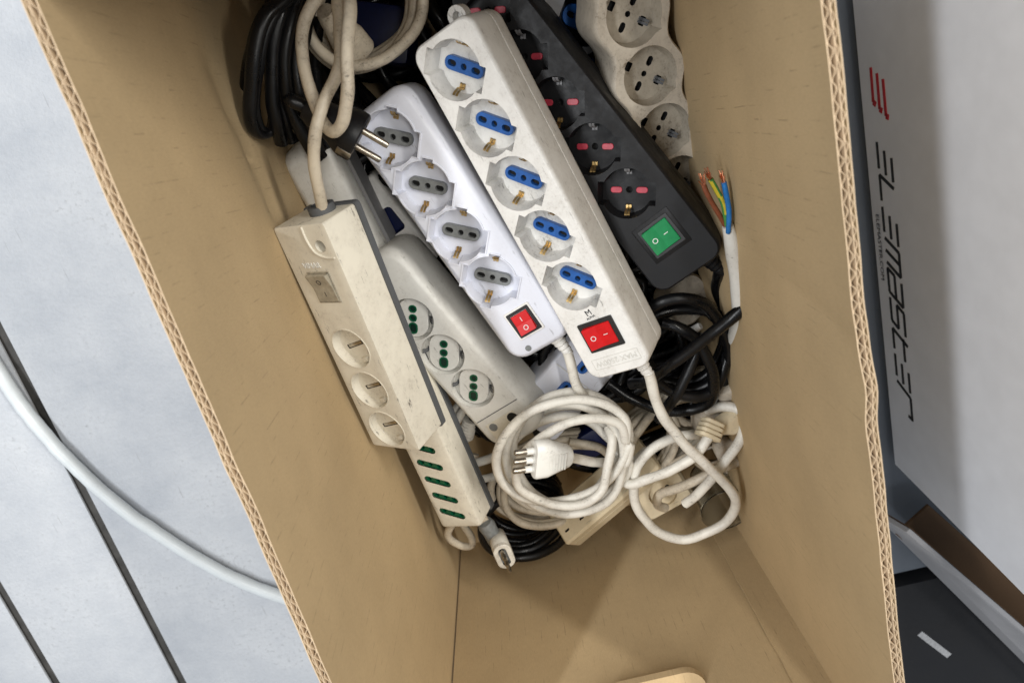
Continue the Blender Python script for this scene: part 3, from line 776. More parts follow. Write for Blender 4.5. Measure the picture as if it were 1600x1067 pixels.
for (x, y), h in zip(cs, hol):
    so = well(s5, h, 0.0075, CREAM, holes=[(rot2(rrect(0.0225, 0.0036, 0.0004, 2), PI * 0.59, x, y), 0.004)], taper=0.95, lip=0.0004)
    bm = bmesh.new(); box(bm, -0.0108, 0.0050, -0.0014, 0.0014, -0.0102, -0.0078, Matrix.Translation((x, y, 0)) @ Matrix.Rotation(PI * 0.59, 4, 'Z'), bev=0.0005)
    obj('earth_bar', bm, STEEL, so)
    for a in (PI * 0.09, PI * 1.09):
        bm = bmesh.new(); box(bm, 0.0115, 0.0158, -0.0028, 0.0028, -0.0075, -0.0045, Matrix.Translation((x, y, 0)) @ Matrix.Rotation(a, 4, 'Z'), bev=0.0008)
        obj('key_rib', bm, CREAM, so)
rocker_switch(s5, 0.0480, 0.0, 0.0255, 0.0225, 'x', 1, SWSMOKE, bezel=SWSMOKE, frame=0.0010, mark=INKK, raise_=0.0006)
obj('raised_lettering', text_bm('VIMAR', 0.0060, Matrix.Translation((0.0305, -0.003, 0.0)) @ RT, 0.0005), GREYW, s5)
# raised lip round the corner screw pocket
bm = tube([(0.001, 0.0035, 0.0004), (0.012, 0.0035, 0.0004), (0.0205, 0.0065, 0.0004), (0.0245, 0.0135, 0.0004), (0.0255, 0.0225, 0.0004)], 0.0009, 8)
obj('pocket_rim', bm, CREAM, s5)
bm = bmesh.new(); lathe(bm, [(0.0098, -0.002), (0.0098, 0.0035), (0.0070, 0.0040), (0.0070, -0.001)], 20, Matrix.Translation((-0.002, 0.004, -0.0235)) @ Matrix.Rotation(PI, 4, 'Z'))
obj('cable_collar', bm, BASEGREY, s5)
g = mt @ Vector((0.004, 0.004, -0.0225))
cable([g, (498, 300, .228), (490, 255, .238), (491, 215, .244), (505, 165, .242), (525, 120, .238), (533, 85, .234), (531, 40, .228), (528, 5, .224), (535, -20, .226), (545, -5, .235), (546, 30, .245), (544, 70, .252), (543, 110, .256), (543, 150, .256),
       (537, 190, .252), (522, 206, .246), (508, 197, .236), (496, 170, .230), (482, 130, .226), (474, 90, .222), (471, 55, .22), (480, 22, .218), (500, -8, .214), (540, -40, .2)], 0.0041, CABD, s5)

# ---------------- 6 cream strip with dark green slots, under strip 5
mt, L = pose(at(606, 575, 0.150), at(721, 824, 0.136), 24)
s6 = thing('power_strip', 'grimy cream strip with a row of dark green slots under the leaning strip', 'power strip', mt, STRIPS)
W, H = 0.0445, 0.026
cs = [(L - 0.0175 - 0.0193 * k, -0.003) for k in range(6)]
sa = PI / 2 - 0.38
hol = [rot2(rrect(0.0270, 0.0070, 0.0034, 4), sa, x, y) for x, y in cs]
lv = lambda i: rrect(L - 2 * i, W - 2 * i, 0.003, 3, L / 2, 0)
obj('housing', solid([(lv(0.0), -H), (lv(0.0), -0.003), (lv(0.0008), -0.001), (lv(0.0022), 0)], [(h, 0, 0, 0) for h in hol]), CREAM, s6)
ol = rrect(L + 0.002, W + 0.004, 0.0035, 3, L / 2, 0)
obj('base_plate', solid([(ol, -H - 0.0055), (ol, -H + 0.0002)]), BASEGREY, s6)
for (x, y), h in zip(cs, hol):
    o_ = rrect(0.0268, 0.0068, 0.0033, 4)
    hs = [(circ(0.0023, 12, q, 0), 0.004, 0, 1) for q in (-0.0088, 0, 0.0088)]
    bm = solid([(o_, -0.004), (o_, -0.0012)], hs, bottom=False)
    bmesh.ops.transform(bm, matrix=Matrix.Translation((x, y, 0)) @ Matrix.Rotation(sa, 4, 'Z'), verts=bm.verts[:])
    obj('socket', bm, [INSGREEN, DARK], s6)
g = mt @ Vector((L - 0.004, -0.010, -0.020))
cable([g, (700, 835, .095), (718, 852, .088), (735, 853, .085), (736, 838, .085), (722, 815, .085)], 0.0040, CABD, s6, name='cable')

# ---------------- 7 grey-white strip with green pin holes
mt, L = pose(at(570, 410, 0.148), at(818, 690, 0.150), 17)
s7 = thing('power_strip', 'grey-white strip with green pin holes between the leaning strip and the bluish-white strip', 'power strip', mt, STRIPS)
W, H = 0.0620, 0.048
pit = 0.0405; c0 = 0.0615
dirv = None
cs = [(c0 + pit * k, -0.003) for k in range(3)]
hol = [circ(0.0198, 30, x, y) for x, y in cs]
strip_body(s7, L, W, H, 0.020, GREYW, hol, top_in=0.007, shoulder=0.010, seg=7)
for k_, ((x, y), h) in enumerate(zip(cs, hol)):
    so = well(s7, h, 0.0085, GREYW, taper=0.97)
    a = -0.72
    pl = rrect(0.0270, 0.0370, 0.0130, 6)
    bm = solid([(rot2(pl, a + PI / 2, x, y), -0.0086), (rot2(pl, a + PI / 2, x, y), -0.0045), (rot2(rrect(0.0260, 0.0360, 0.0125, 6), a + PI / 2, x, y), -0.0038)])
    obj('pin_plate', bm, GREYW, so)
    for q, rr in ((-0.0086, 0.0036), (0, 0.0036), (0.0098, 0.0041)):
        p = rrect(rr * (2.0 if q < .005 else 2.7), rr * 2, rr * 0.95, 5)
        bm = solid([(p, 0), (p, 0.0006)], [(rrect(rr * (1.3 if q < .005 else 2.0), rr * 1.3, rr * 0.62, 5), 0.0005, 0, 1)])
        bmesh.ops.transform(bm, matrix=Matrix.Translation((x + q * math.cos(a - 0.02), y + q * math.sin(a - 0.02), -0.0038)) @ Matrix.Rotation(a - 0.02, 4, 'Z'), verts=bm.verts[:])
        obj('pin_hole', bm, [INSGREEN, plain('deep_green', (0.001, 0.022, 0.012), 0.5) if not bpy.data.materials.get('deep_green') else bpy.data.materials['deep_green']], so)
    for s in (-1, 1):
        aa = a - 0.02 + s * PI / 2
        clip(so, x + 0.0180 * math.cos(aa), y + 0.0178 * math.sin(aa), aa, -0.0084, h=0.007, mat_=BASEGREY)
# end module: seam and little round details
xe = c0 + pit * 2 + 0.030
bm = bmesh.new(); box(bm, xe - 0.0004, xe + 0.0004, -W / 2 + 0.007, W / 2 - 0.007, -0.0005, 0.00025)
obj('module_seam', bm, BASEGREY, s7)
bm = solid([(rrect(0.0180, 0.0330, 0.001, 2, xe + 0.0155, -0.003), 0.0), (rrect(0.0180, 0.0330, 0.001, 2, xe + 0.0155, -0.003), 0.0004)])
obj('rating_label', bm, CREAM, s7)
for dx, dy, rr, mm in ((0.0125, 0.0085, 0.0050, DARK), (0.0115, -0.0135, 0.0040, INSG), (0.0190, -0.001, 0.0015, DARK)):
    obj('label_dot', solid([(circ(rr, 18, xe + dx, dy), 0.0003), (circ(rr, 18, xe + dx, dy), 0.0007)]), mm, s7)

# ---------------- 8 white strip with a blue insert, crosswise below
mt, L = pose(at(832, 668, 0.128), at(975, 505, 0.118), 6)
s8 = thing('power_strip', 'white strip with blue insert peeking out crosswise below the two red switches', 'power strip', mt, STRIPS)
W, H = 0.056, 0.040
cs = [(0.040 + 0.0430 * k, 0.002) for k in range(2)]
hol = [rot2(rrect(0.0300, 0.0105, 0.0048, 5), 0.0, x, y) for x, y in cs]
strip_body(s8, L, W, H, 0.006, COOL, hol, top_in=0.002, shoulder=0.004)
for (x, y), h in zip(cs, hol):
    so = well(s8, h, 0.0016, COOL, taper=0.99)
    insert_bar(so, x, y, 0.0, -0.0016, INSB)
for q in (0.0165, 0.0615):
    bm = bmesh.new(); box(bm, q - 0.0004, q + 0.0004, -W / 2 + 0.004, W / 2 - 0.004, -0.0005, 0.0004)
    obj('module_seam', bm, GREYW, s8)

# ---------------- 9 smooth grey strip behind strip 5
mt, L = pose(at(470, 232, 0.150), at(625, 520, 0.105), 8)
s9 = thing('power_strip', 'plain grey strip lying back-up behind the cream leaning strip', 'power strip', mt, STRIPS)
strip_body(s9, L, 0.050, 0.036, 0.014, GREYW, [], top_in=0.009, shoulder=0.012)
ol = rrect(L - 0.02, 0.0032, 0.001, 2, L / 2, 0.0275)
obj('side_rail', solid([(ol, -0.030), (ol, -0.008)]), MIDGREY, s9)

# ---------------- 10 dark grey strip with blue sockets at the top
mt, L = pose(at(880, -60, 0.150), at(965, 210, 0.112), -8)
s10 = thing('power_strip', 'dark grey strip with deep blue sockets between the black strip and the scalloped strip', 'power strip', mt, STRIPS)
cs = [(0.044 + 0.0420 * k, 0.003) for k in range(3)]
hol = [rot2(socket_outline('bi', 0.0188), PI / 4, x, y) for x, y in cs]
strip_body(s10, L, 0.052, 0.040, 0.008, MIDGREY, hol, top_in=0.002)
for (x, y), h in zip(cs, hol):
    so = well(s10, h, 0.014, BLACK); insert_bar(so, x, y, PI / 4, -0.014, INSB, L=0.0320, W=0.016)

# ---------------- 11 yellowed block at the bottom edge of the pile
mt, L = pose(at(868, 826, 0.108), at(1010, 705, 0.112), -48)
s11 = thing('socket_block', 'yellowed narrow socket block showing its seamed side below the white coil', 'socket block', mt)
W, H = 0.040, 0.030
lv = lambda i: rrect(L - 2 * i, W - 2 * i, 0.003, 3, L / 2, 0)
hs = []
for x in (0.010, 0.030, 0.05):
    for y in (-0.009, 0.000, 0.009): hs.append((rrect(0.0052, 0.0022, 0.0005, 2, x, y), 0.004, 1, 1))
obj('housing', solid([(lv(0.001), -H), (lv(0), -H + 0.002), (lv(0), -0.014), (lv(0.0005), -0.0138), (lv(0.0005), -0.0132), (lv(0), -0.013), (lv(0), -0.003), (lv(0.002), 0)], hs), [BEIGE, DARK], s11, smooth=25)
for k in range(3):
    bm = bmesh.new(); box(bm, 0.028 + 0.036 * k, 0.046 + 0.036 * k, W / 2 - 0.0004, W / 2 + 0.0006, -0.024, -0.017, bev=0.0003)
    obj('side_latch', bm, BEIGE, s11)

# ---------------- 12 yellowed double socket under the loop
mt, L = pose(at(1003, 752, 0.092), at(1062, 812, 0.086), 4)
mt, L = pose(at(1000, 792, 0.088), at(1072, 752, 0.088), 2)
s12 = thing('socket_block', 'yellowed stubby socket block lying inside the big white cable loop', 'socket block', mt)
lv = lambda i: rrect(L - 2 * i, 0.048 - 2 * i, 0.004, 3, L / 2, 0)
hs = [(circ(0.0150, 24, L / 2, 0), 0.0035, 0, 0)]
obj('housing', solid([(lv(0.001), -0.03), (lv(0), -0.028), (lv(0), -0.004), (lv(0.003), 0)], hs), [BEIGE, DARK], s12)
for q in (-0.008, 0, 0.008):
    bm = solid([(circ(0.0026, 12, L / 2 + q, q * 0.4), -0.0034), (circ(0.0026, 12, L / 2 + q, q * 0.4), -0.0030)])
    obj('pin_hole', bm, DARK, s12)

# ------------------------------------------------------------------ cables, coils and plugs
def dirframe(p, d, up):
    x = Vector(d).normalized(); z = Vector(up); z = (z - x * z.dot(x)).normalized(); y = z.cross(x)
    m = Matrix((x, y, z)).transposed().to_4x4(); m.translation = p; return m
def pin(parent, p, r, l, sleeve=0.45, col=CABW):
    bm = bmesh.new(); lathe(bm, [(r * 1.0, 0), (r * 1.0, l - r * 0.8), (r * 0.8, l - r * 0.25), (r * 0.45, l)], 12, Matrix.Translation(p))
    o = obj('pin', bm, STEEL, parent)
    if sleeve:
        bm = bmesh.new(); lathe(bm, [(r * 1.12, -0.001), (r * 1.12, l * sleeve), (r, l * sleeve)], 12, Matrix.Translation(p))
        obj('pin_sleeve', bm, col, o)
    return o
def flat_plug(parent, M, mat_, l=0.034, w_=0.028, h=0.014, pins=True, grip=True, name='plug', sleeve=0.4, pinlen=0.019):
    """Italian three pin plug: x = pin direction, y = pin row. M is local to the parent or world if parent is None"""
    bm = bmesh.new()
    secs = [(-l, 0.42, 0.75), (-l * 0.93, 0.55, 0.86), (-l * 0.6, 0.78, 0.95), (-l * 0.35, 0.98, 1.0), (-0.002, 1.0, 1.0), (0, 0.94, 0.92)]
    last = None
    for x, a, b in secs:
        p = rrect(w_ * a, h * b, h * b * 0.42, 4)
        rg = [bm.verts.new((x, q[0], q[1])) for q in p]
        if last: bridge(bm, last, rg)
        else: bm.faces.new(rg)
        last = rg
    bm.faces.new(last)
    bmesh.ops.transform(bm, matrix=M, verts=bm.verts[:])
    o = obj(name, bm, mat_, parent, world=True, smooth=40)
    if grip:
        bm = bmesh.new()
        for k in range(7):
            x = -l * 0.78 + k * l * 0.075
            for s in (-1, 1):
                box(bm, x, x + l * 0.035, -w_ * 0.22, w_ * 0.22, s * h * 0.44, s * h * 0.52)
        bmesh.ops.transform(bm, matrix=M, verts=bm.verts[:]); g_ = obj('grip_ribs', bm, mat_, o, world=True)
    if pins:
        for q in (-0.0088, 0, 0.0088):
            bm = bmesh.new(); r = 0.0026
            lathe(bm, [(r, -0.002), (r, pinlen - 0.0015), (r * 0.8, pinlen - 0.0004), (r * 0.4, pinlen)], 12, Matrix.Translation((0, q, 0)))
            bmesh.ops.transform(bm, matrix=M, verts=bm.verts[:]); obj('pin', bm, STEEL, o, world=True)
            if sleeve:
                bm = bmesh.new(); lathe(bm, [(r * 1.13, -0.001), (r * 1.13, pinlen * sleeve), (r * 0.9, pinlen * sleeve)], 12, Matrix.Translation((0, q, 0)))
                bmesh.ops.transform(bm, matrix=M, verts=bm.verts[:]); obj('pin_sleeve', bm, mat_, o, world=True)
    return o

# white coil with the three pin plug
wc = thing('coiled_cable', 'coiled white cable with a three-pin plug lying across its middle', 'cable', Matrix.Translation(at(880, 710, 0.12)))
P = [(970, 742, .126), (930, 752, .125)]
R0 = []
def loop_px(cx, cy, rx, ry, ang, t0, t1, z0, z1, n):
    out = []
    for k in range(n):
        t = math.radians(t0 + (t1 - t0) * k / (n - 1)); x, y = rx * math.cos(t), ry * math.sin(t); a = math.radians(ang)
        out.append((cx + x * math.cos(a) - y * math.sin(a), cy + x * math.sin(a) + y * math.cos(a), z0 + (z1 - z0) * k / (n - 1)))
    return out
P = loop_px(884, 714, 103, 80, -12, 20, 380, .130, .140, 13)[:-1] + loop_px(872, 722, 86, 70, -22, 20, 380, .141, .150, 13)[:-1] \
    + loop_px(894, 702, 92, 90, -6, 20, 380, .151, .160, 13)[:-1] + loop_px(884, 716, 94, 86, 15, 20, 380, .160, .168, 13)[:-1] + loop_px(880, 704, 108, 76, -20, 20, 380, .168, .178, 13)[:-1] \
    + [(978, 690, .178), (968, 664, .180), (930, 652, .182), (880, 664, .184), (838, 690, .185), (810, 725, .184), (812, 762, .180), (850, 785, .178), (900, 790, .178), (938, 768, .178), (950, 730, .176), (956, 690, .170), (950, 668, .160)]
cable(P, 0.0041, CABW, wc, n=12, per=7)
pm = dirframe(at(836, 719, 0.196), at(800, 722, 0.200) - at(850, 716, 0.192), (0.25, -0.1, 1))
row = (at(801, 734, .2) - at(826, 706, .2)).normalized()
xd = (at(800, 722, 0.200) - at(850, 716, 0.192)).normalized(); zz_ = xd.cross(row).normalized()
if zz_.z < 0: zz_ = -zz_
yy_ = zz_.cross(xd)
pm = Matrix((xd, yy_, zz_)).transposed().to_4x4(); pm.translation = at(834, 718, 0.202)
pm = pm @ Matrix.Rotation(math.radians(6), 4, 'X')
flat_plug(wc, pm, GREYW, l=0.033, w_=0.035, h=0.016, pinlen=0.018)
cable([pm @ Vector((-0.030, 0, 0)), (900, 716, .180), (925, 722, .168), (950, 722, .155), (985, 715, .14)], 0.0043, CABW, wc)

# second, dirtier coil underneath
P = coil(868, 740, 0.088, 0.062, 0.042, 4.2, 0.0040, 0.006, ang=0.2, seed=5)
o = cable(P, 0.0041, CABD); o.name = 'coiled_cable'
tag(o, 'yellowish dirty cable coil squeezed under the clean white coil', 'cable')

# black coil at the bottom of the pile
P = coil(815, 772, 0.030, 0.043, 0.036, 8.3, 0.0048, 0.003, dz=0.0085, seed=11)
o = cable(P, 0.0047, CABK); o.name = 'coiled_cable'
tag(o, 'thick black coiled cable stacked under the white coils near the plug', 'cable')

# plug cable with beige ridged boot at the right, and the cables round the cup
bp = thing('loose_cable', 'off-white cable with a ridged boot plug beside the right wall', 'cable', Matrix.Translation(at(1112, 665, 0.13)))
cable([(1108, 680, .172), (1082, 714, .170), (1050, 733, .166), (1012, 748, .160), (988, 757, .156), (974, 752, .15), (977, 738, .142), (996, 718, .135), (1010, 704, .128)], 0.0046, CABW, bp)
pd = (at(1118, 655, .168) - at(1102, 690, .172)).normalized()
bm = bmesh.new()
fr = dirframe(at(1105, 684, .172), at(1120, 640, .160) - at(1103, 688, .172), (0, 0, 1))
for k in range(4):
    p = rrect(0.021 - 0.0006 * k, 0.016, 0.004, 3)
    a = [bm.verts.new((0.0042 * k, q[0], q[1])) for q in p]; b = [bm.verts.new((0.0042 * k + 0.0028, q[0], q[1])) for q in p]
    bridge(bm, a, b); bm.faces.new(a); bm.faces.new(b)
p = rrect(0.0165, 0.012, 0.004, 3)
a = [bm.verts.new((0.001, q[0], q[1])) for q in p]; b = [bm.verts.new((0.0165, q[0], q[1])) for q in p]; bridge(bm, a, b)
bmesh.ops.transform(bm, matrix=fr, verts=bm.verts[:]); boot = obj('plug_boot', bm, BEIGE, bp, True)
flat_plug(bp, dirframe(at(1152, 655, .150), at(1152, 655, .150) - at(1118, 668, .160), (0, 0, 1)), BEIGE, l=0.026, w_=0.024, h=0.016, pins=False, grip=False, name='plug_body')

o = cable([(1105, 642, .140), (1130, 634, .150), (1155, 640, .158), (1163, 660, .160), (1154, 690, .160), (1135, 718, .158), (1112, 748, .150), (1090, 772, .142), (1070, 787, .134)], 0.0046, CABW)
o.name = 'loose_cable'; tag(o, 'off-white cable hooking round above the clear cup by the right wall', 'cable')
o = cable([(1178, 712, .130), (1150, 722, .134), (1118, 736, .137), (1085, 752, .134), (1052, 764, .126), (1030, 773, .118), (1028, 788, .110), (1040, 794, .104)], 0.0046, CABD)
o.name = 'loose_cable'; tag(o, 'dirty off-white cable bent double over the stubby yellowed block', 'cable')
# dirty plugs by the right wall
def lump_plug(label, p, d, mat_, l, wd, h):
    t = thing('plug', label, 'plug', Matrix.Translation(p))
    M = dirframe(p, d, (0, 0.2, 1))
    bm = bmesh.new(); last = None
    for x, a, b in ((0, .8, .8), (0.002, 1, 1), (l * .3, 1, 1), (l * .45, .72, .9), (l * .6, .66, .85), (l * .78, .9, .95), (l * .95, .8, .85), (l, .45, .5)):
        rg = [bm.verts.new((x, q[0], q[1])) for q in rrect(wd * a, h * b, h * b * .3, 3)]
        if last: bridge(bm, last, rg)
        else: bm.faces.new(rg)
        last = rg
    bm.faces.new(last); bmesh.ops.transform(bm, matrix=M, verts=bm.verts[:]); obj('plug_body', bm, mat_, t, True, smooth=30)
    bm = bmesh.new()
    for s in (-1, 1): lathe(bm, [(0.0024, -0.016), (0.0024, 0.001)], 10, M @ Matrix.Translation((0, s * 0.008, 0)))
    obj('pin', bm, STEEL, t, True)
    return t
lump_plug('dusty beige angled plug standing beside the right wall under the black cables', at(1136, 640, .125), at(1140, 585, .150) - at(1136, 645, .120), DUSTY, 0.042, 0.030, 0.022)
lump_plug('dusty plug lying level beside the ridged boot, under the hooked cable', at(1082, 656, .136), at(1150, 650, .138) - at(1082, 656, .136), DUSTY, 0.040, 0.022, 0.018)
lump_plug('dirty off-white plug with its back against the right wall beside the cup', at(1120, 708, .118), at(1172, 690, .128) - at(1120, 708, .118), DUSTY, 0.040, 0.026, 0.020)
P = coil(1040, 668, 0.100, 0.048, 0.030, 4.4, 0.0042, 0.004, ang=0.5, seed=21)
o = cable(P, 0.0042, CABD); o.name = 'coiled_cable'; tag(o, 'grubby off-white coil showing under the black cables and the top strip cable', 'cable')

for sd, (cx, cy, z, rx, ry, tn, an), lb in ((61, (1000, 690, .098, .040, .026, 3.3, .9), 'dirty beige coil turns between the white coil and the boot plug'),
                                          (62, (1095, 622, .098, .036, .030, 3.2, .2), 'dirty beige coil turns below the black coil by the right wall'),
                                          (63, (1130, 690, .082, .030, .034, 2.6, .4), 'dirty beige coil turns pressed into the right corner')):
    P = coil(cx, cy, z, rx, ry, tn, 0.0042, 0.005, ang=an, seed=sd)
    o = cable(P, 0.0042, CABD); o.name = 'coiled_cable'; tag(o, lb, 'cable')
# clear cup
def glassy():
    m, nt, b = mat('clear_plastic')
    b.inputs['Base Color'].default_value = (0.70, 0.74, 0.77, 1); b.inputs['Roughness'].default_value = 0.12
    b.inputs['Transmission Weight'].default_value = 1.0; b.inputs['IOR'].default_value = 1.35
    return m
CLEAR = glassy()
cu = thing('cup', 'small clear plastic cup with ribbed wall in the corner under the cables', 'cup', Matrix.Translation(at(1106, 748, 0.03)))
base = at(1106, 740, 0.065)
prof = [(0.0001, 0.0), (0.0195, 0.0), (0.0205, 0.004)]
for k in range(6): prof += [(0.0208 + 0.0005 * k, 0.008 + 0.007 * k), (0.0215 + 0.0005 * k, 0.0115 + 0.007 * k)]
prof += [(0.0248, 0.052), (0.0262, 0.053), (0.0262, 0.055), (0.0246, 0.055)]
prof += [(r - 0.0008, x) for r, x in reversed(prof[2:-4])] + [(0.0188, 0.0012), (0.0001, 0.0012)]
bm = lathe(bmesh.new(), prof, 36, Matrix.Translation(base) @ Matrix.Rotation(math.radians(12), 4, 'X') @ Matrix.Rotation(-PI / 2, 4, 'Y'))
obj('cup_wall', bm, CLEAR, cu, True)

# black cables at the right
P = [(985, 600, .150), (1012, 596, .162), (1045, 572, .176), (1085, 542, .188), (1120, 515, .198), (1150, 492, .204), (1168, 477, .204), (1175, 480, .198), (1170, 500, .185), (1155, 530, .17), (1145, 560, .155)]
o = cable(P, 0.0050, CABK); o.name = 'loose_cable'; tag(o, 'thick black cable rising diagonally to the right cardboard wall', 'cable')
P = loop_px(1070, 545, 74, 66, 25, 200, 1240, .118, .166, 40)
P = [(x + 6 * math.sin(i * 1.3), y + 7 * math.cos(i * .9), z) for i, (x, y, z) in enumerate(P)]
o = cable(P, 0.0049, CABK); o.name = 'coiled_cable'; tag(o, 'black cable coil below the black strip, next to the right wall', 'cable')
P = [(1015, 483, .172), (1040, 470, .176), (1075, 468, .178), (1105, 480, .174), (1128, 510, .168), (1140, 545, .162), (1130, 580, .155), (1098, 605, .150), (1060, 612, .146)]
o = cable(P, 0.0049, CABK); o.name = 'loose_cable'; tag(o, 'black cable arching below the end of the black strip', 'cable')
P = [(1035, 505, .168), (1060, 512, .172), (1088, 530, .172), (1105, 560, .172), (1116, 590, .168), (1112, 622, .158), (1085, 640, .150), (1040, 642, .142), (985, 622, .136), (950, 600, .13)]
o = cable(P, 0.0049, CABK); o.name = 'loose_cable'; tag(o, 'black cable sagging in front of the white strip cable at right', 'cable')
P = [(1100, 520, .165), (1085, 560, .168), (1066, 600, .168), (1046, 632, .160), (1030, 655, .148)]
o = cable(P, 0.0049, CABK); o.name = 'loose_cable'; tag(o, 'black cable running steeply down between the black coil turns', 'cable')

# stripped white cable with three copper-ended wires
sw_ = thing('stripped_cable', 'thick white cable stripped to brown, green-yellow and blue wires at the right wall', 'cable', Matrix.Translation(at(1145, 420, 0.2)))
cable([(1137, 352, .226), (1143, 375, .222), (1150, 410, .214), (1154, 450, .206), (1156, 490, .196), (1151, 520, .176), (1140, 545, .150), (1120, 565, .125)], 0.0062, GREYW, sw_, name='sheath', radii=lambda t: 0.0040 + 0.0022 * min(1, t * 4))
def wire(P, mat_, name):
    o = cable(P, 0.0019, mat_, sw_, name=name, n=8)
    p0 = at(*P[-1]); d = (at(*P[-1]) - at(*P[-2])).normalized()
    bm = bmesh.new(); rnd = random.Random(len(name))
    for k in range(9):
        s = Vector((rnd.uniform(-1, 1), rnd.uniform(-1, 1), rnd.uniform(-1, 1)))
        a = p0 - d * 0.002 + s * 0.0009
        tube([a, a + d * 0.004 + s * 0.0006, a + d * rnd.uniform(0.0065, 0.0095) + s * 0.0016], 0.00042, 5, bm=bm, per=3)
    obj('copper_strands', bm, COPPER, o, True)
wire([(1133, 352, .226), (1124, 336, .230), (1112, 316, .234), (1104, 301, .236), (1099, 288, .237)], WBROWN, 'brown_wire')
wire([(1138, 352, .228), (1138, 362, .229), (1139, 330, .234), (1134, 300, .238), (1131, 285, .239)][::1], WBLUE, 'blue_wire')
# green-yellow wire: alternate bands along its length
P = [at(*p) for p in ((1136, 352, .228), (1134, 338, .231), (1130, 318, .234), (1120, 298, .237), (1110, 280, .239))]
bm = bmesh.new(); pts = catmull(P, 9); n = 10; last = None; up = Vector((0, 0, 1))
for i, p in enumerate(pts):
    t = (pts[min(i + 1, len(pts) - 1)] - pts[max(i - 1, 0)]).normalized(); u = (up - t * up.dot(t)).normalized(); v = t.cross(u)
    rg = [bm.verts.new(p + (u * math.cos(2 * PI * k / n) + v * math.sin(2 * PI * k / n)) * 0.0019) for k in range(n)]
    if last:
        for k in range(n):
            f = bm.faces.new((last[k], last[(k + 1) % n], rg[(k + 1) % n], rg[k])); f.material_index = 1 if (k + i // 12) % 5 < 2 else 0
    last = rg
o = obj('green_yellow_wire', bm, [WGREEN, WYELLOW], sw_, True)
bm = bmesh.new(); d = (P[-1] - P[-2]).normalized(); rnd = random.Random(3)
for k in range(9):
    s = Vector((rnd.uniform(-1, 1), rnd.uniform(-1, 1), rnd.uniform(-1, 1))); a = P[-1] - d * 0.002 + s * 0.0009
    tube([a, a + d * 0.004 + s * 0.0006, a + d * rnd.uniform(0.0065, 0.0095) + s * 0.0018], 0.00042, 5, bm=bm, per=3)
obj('copper_strands', bm, COPPER, o, True)

# small grey strip end peeping under the black strip
mt, L = pose(at(1052, 492, 0.128), at(1105, 445, 0.120), 0)
t = thing('socket_block', 'dusty beige block with a screw peeking out under the end of the black strip', 'socket block', mt)
obj('housing', solid([(rrect(L, .040, .012, 5, L / 2, 0), -.028), (rrect(L, .040, .012, 5, L / 2, 0), -.003), (rrect(L - .004, .036, .010, 5, L / 2, 0), 0)], [(circ(0.003, 12, L * .72, -.004), .004, 0, 0)]), DUSTY, t)
bm = bmesh.new(); lathe(bm, [(0.0001, 0), (0.0028, 0), (0.0022, 0.0016), (0.0001, 0.0020)], 14, Matrix.Translation((L * .35, -.004, 0)) @ Matrix.Rotation(-PI / 2, 4, 'Y')); obj('screw', bm, STEEL, t)
bm = bmesh.new(); M = dirframe(at(1076, 520, .150), at(1096, 508, .158) - at(1072, 522, .150), (0, 0, 1))
lathe(bm, [(0.0046, 0), (0.0046, 0.002), (0.0036, 0.003), (0.0034, 0.012), (0.0026, 0.013)], 14, M)
o = obj('cable_ferrule', bm, WHITE); tag(o, 'small white plastic ferrule lying among the black cables', 'ferrule')

# black cable bundle at the left wall
fb = thing('hanging_cable', 'flat black cable folded in long loops beside the left wall at the top', 'cable', Matrix.Translation(at(420, 120, 0.16)))
for k, P in enumerate([
    [(470, -30, .205), (440, 0, .215), (415, 25, .222), (400, 70, .224), (393, 120, .222), (390, 165, .216), (395, 200, .206), (410, 210, .196), (425, 200, .19), (428, 160, .185)],
    [(440, -30, .20), (424, 10, .212), (405, 45, .215), (396, 75, .21), (388, 100, .20), (384, 140, .185)],
    [(450, -20, .205), (432, 40, .21), (424, 100, .208), (425, 150, .204), (432, 190, .198), (440, 225, .185)],
    [(470, -20, .20), (452, 40, .206), (444, 100, .205), (448, 150, .20), (462, 190, .194), (480, 225, .186), (495, 250, .176)],
    [(485, -20, .195), (468, 40, .20), (462, 110, .20), (470, 160, .196), (484, 200, .19), (500, 235, .182)],
    [(470, 10, .188), (458, 70, .192), (455, 130, .188), (470, 200, .178), (490, 240, .166)]]):
    cable(P, 0.0050, CABK, fb, flat=0.66, n=12)
    cable([(x + 9 + 3 * math.sin(k * 2 + i), y - 4, z - 0.007) for i, (x, y, z) in enumerate(P)], 0.0048, CABK, fb, flat=0.66, n=12)

# beige coil at the top
P = loop_px(567, 8, 84, 92, 10, 100, 2050, .128, .186, 72)
P = [(x + 10 * math.sin(i * .43 + 1) + 6 * math.sin(i * .11), y + 9 * math.cos(i * .37), z) for i, (x, y, z) in enumerate(P)]
o = cable(P, 0.0041, CABD); o.name = 'coiled_cable'; tag(o, 'dirty beige coiled cable at the top between black cables and white strips', 'cable')
bt = thing('plug', 'dirty beige plug hanging inside the beige coil at the top', 'plug', Matrix.Translation(at(550, 60, 0.18)))
M = dirframe(at(562, 84, .172), at(566, 92, .165) - at(515, 30, .195), (0.2, 0, 1))
flat_plug(bt, M, CABD, l=0.042, w_=0.026, h=0.018, pins=False)

# black schuko plug lying in the far socket of strip 2
bpg = thing('plug', 'black round plug with two steel pins lying on the bluish-white strip', 'plug', Matrix.Translation(at(560, 205, 0.21)))
M = dirframe(at(562, 217, .215), at(598, 239, .215) - at(562, 218, .217), at(579, 213, .221) - at(547, 227, .207))
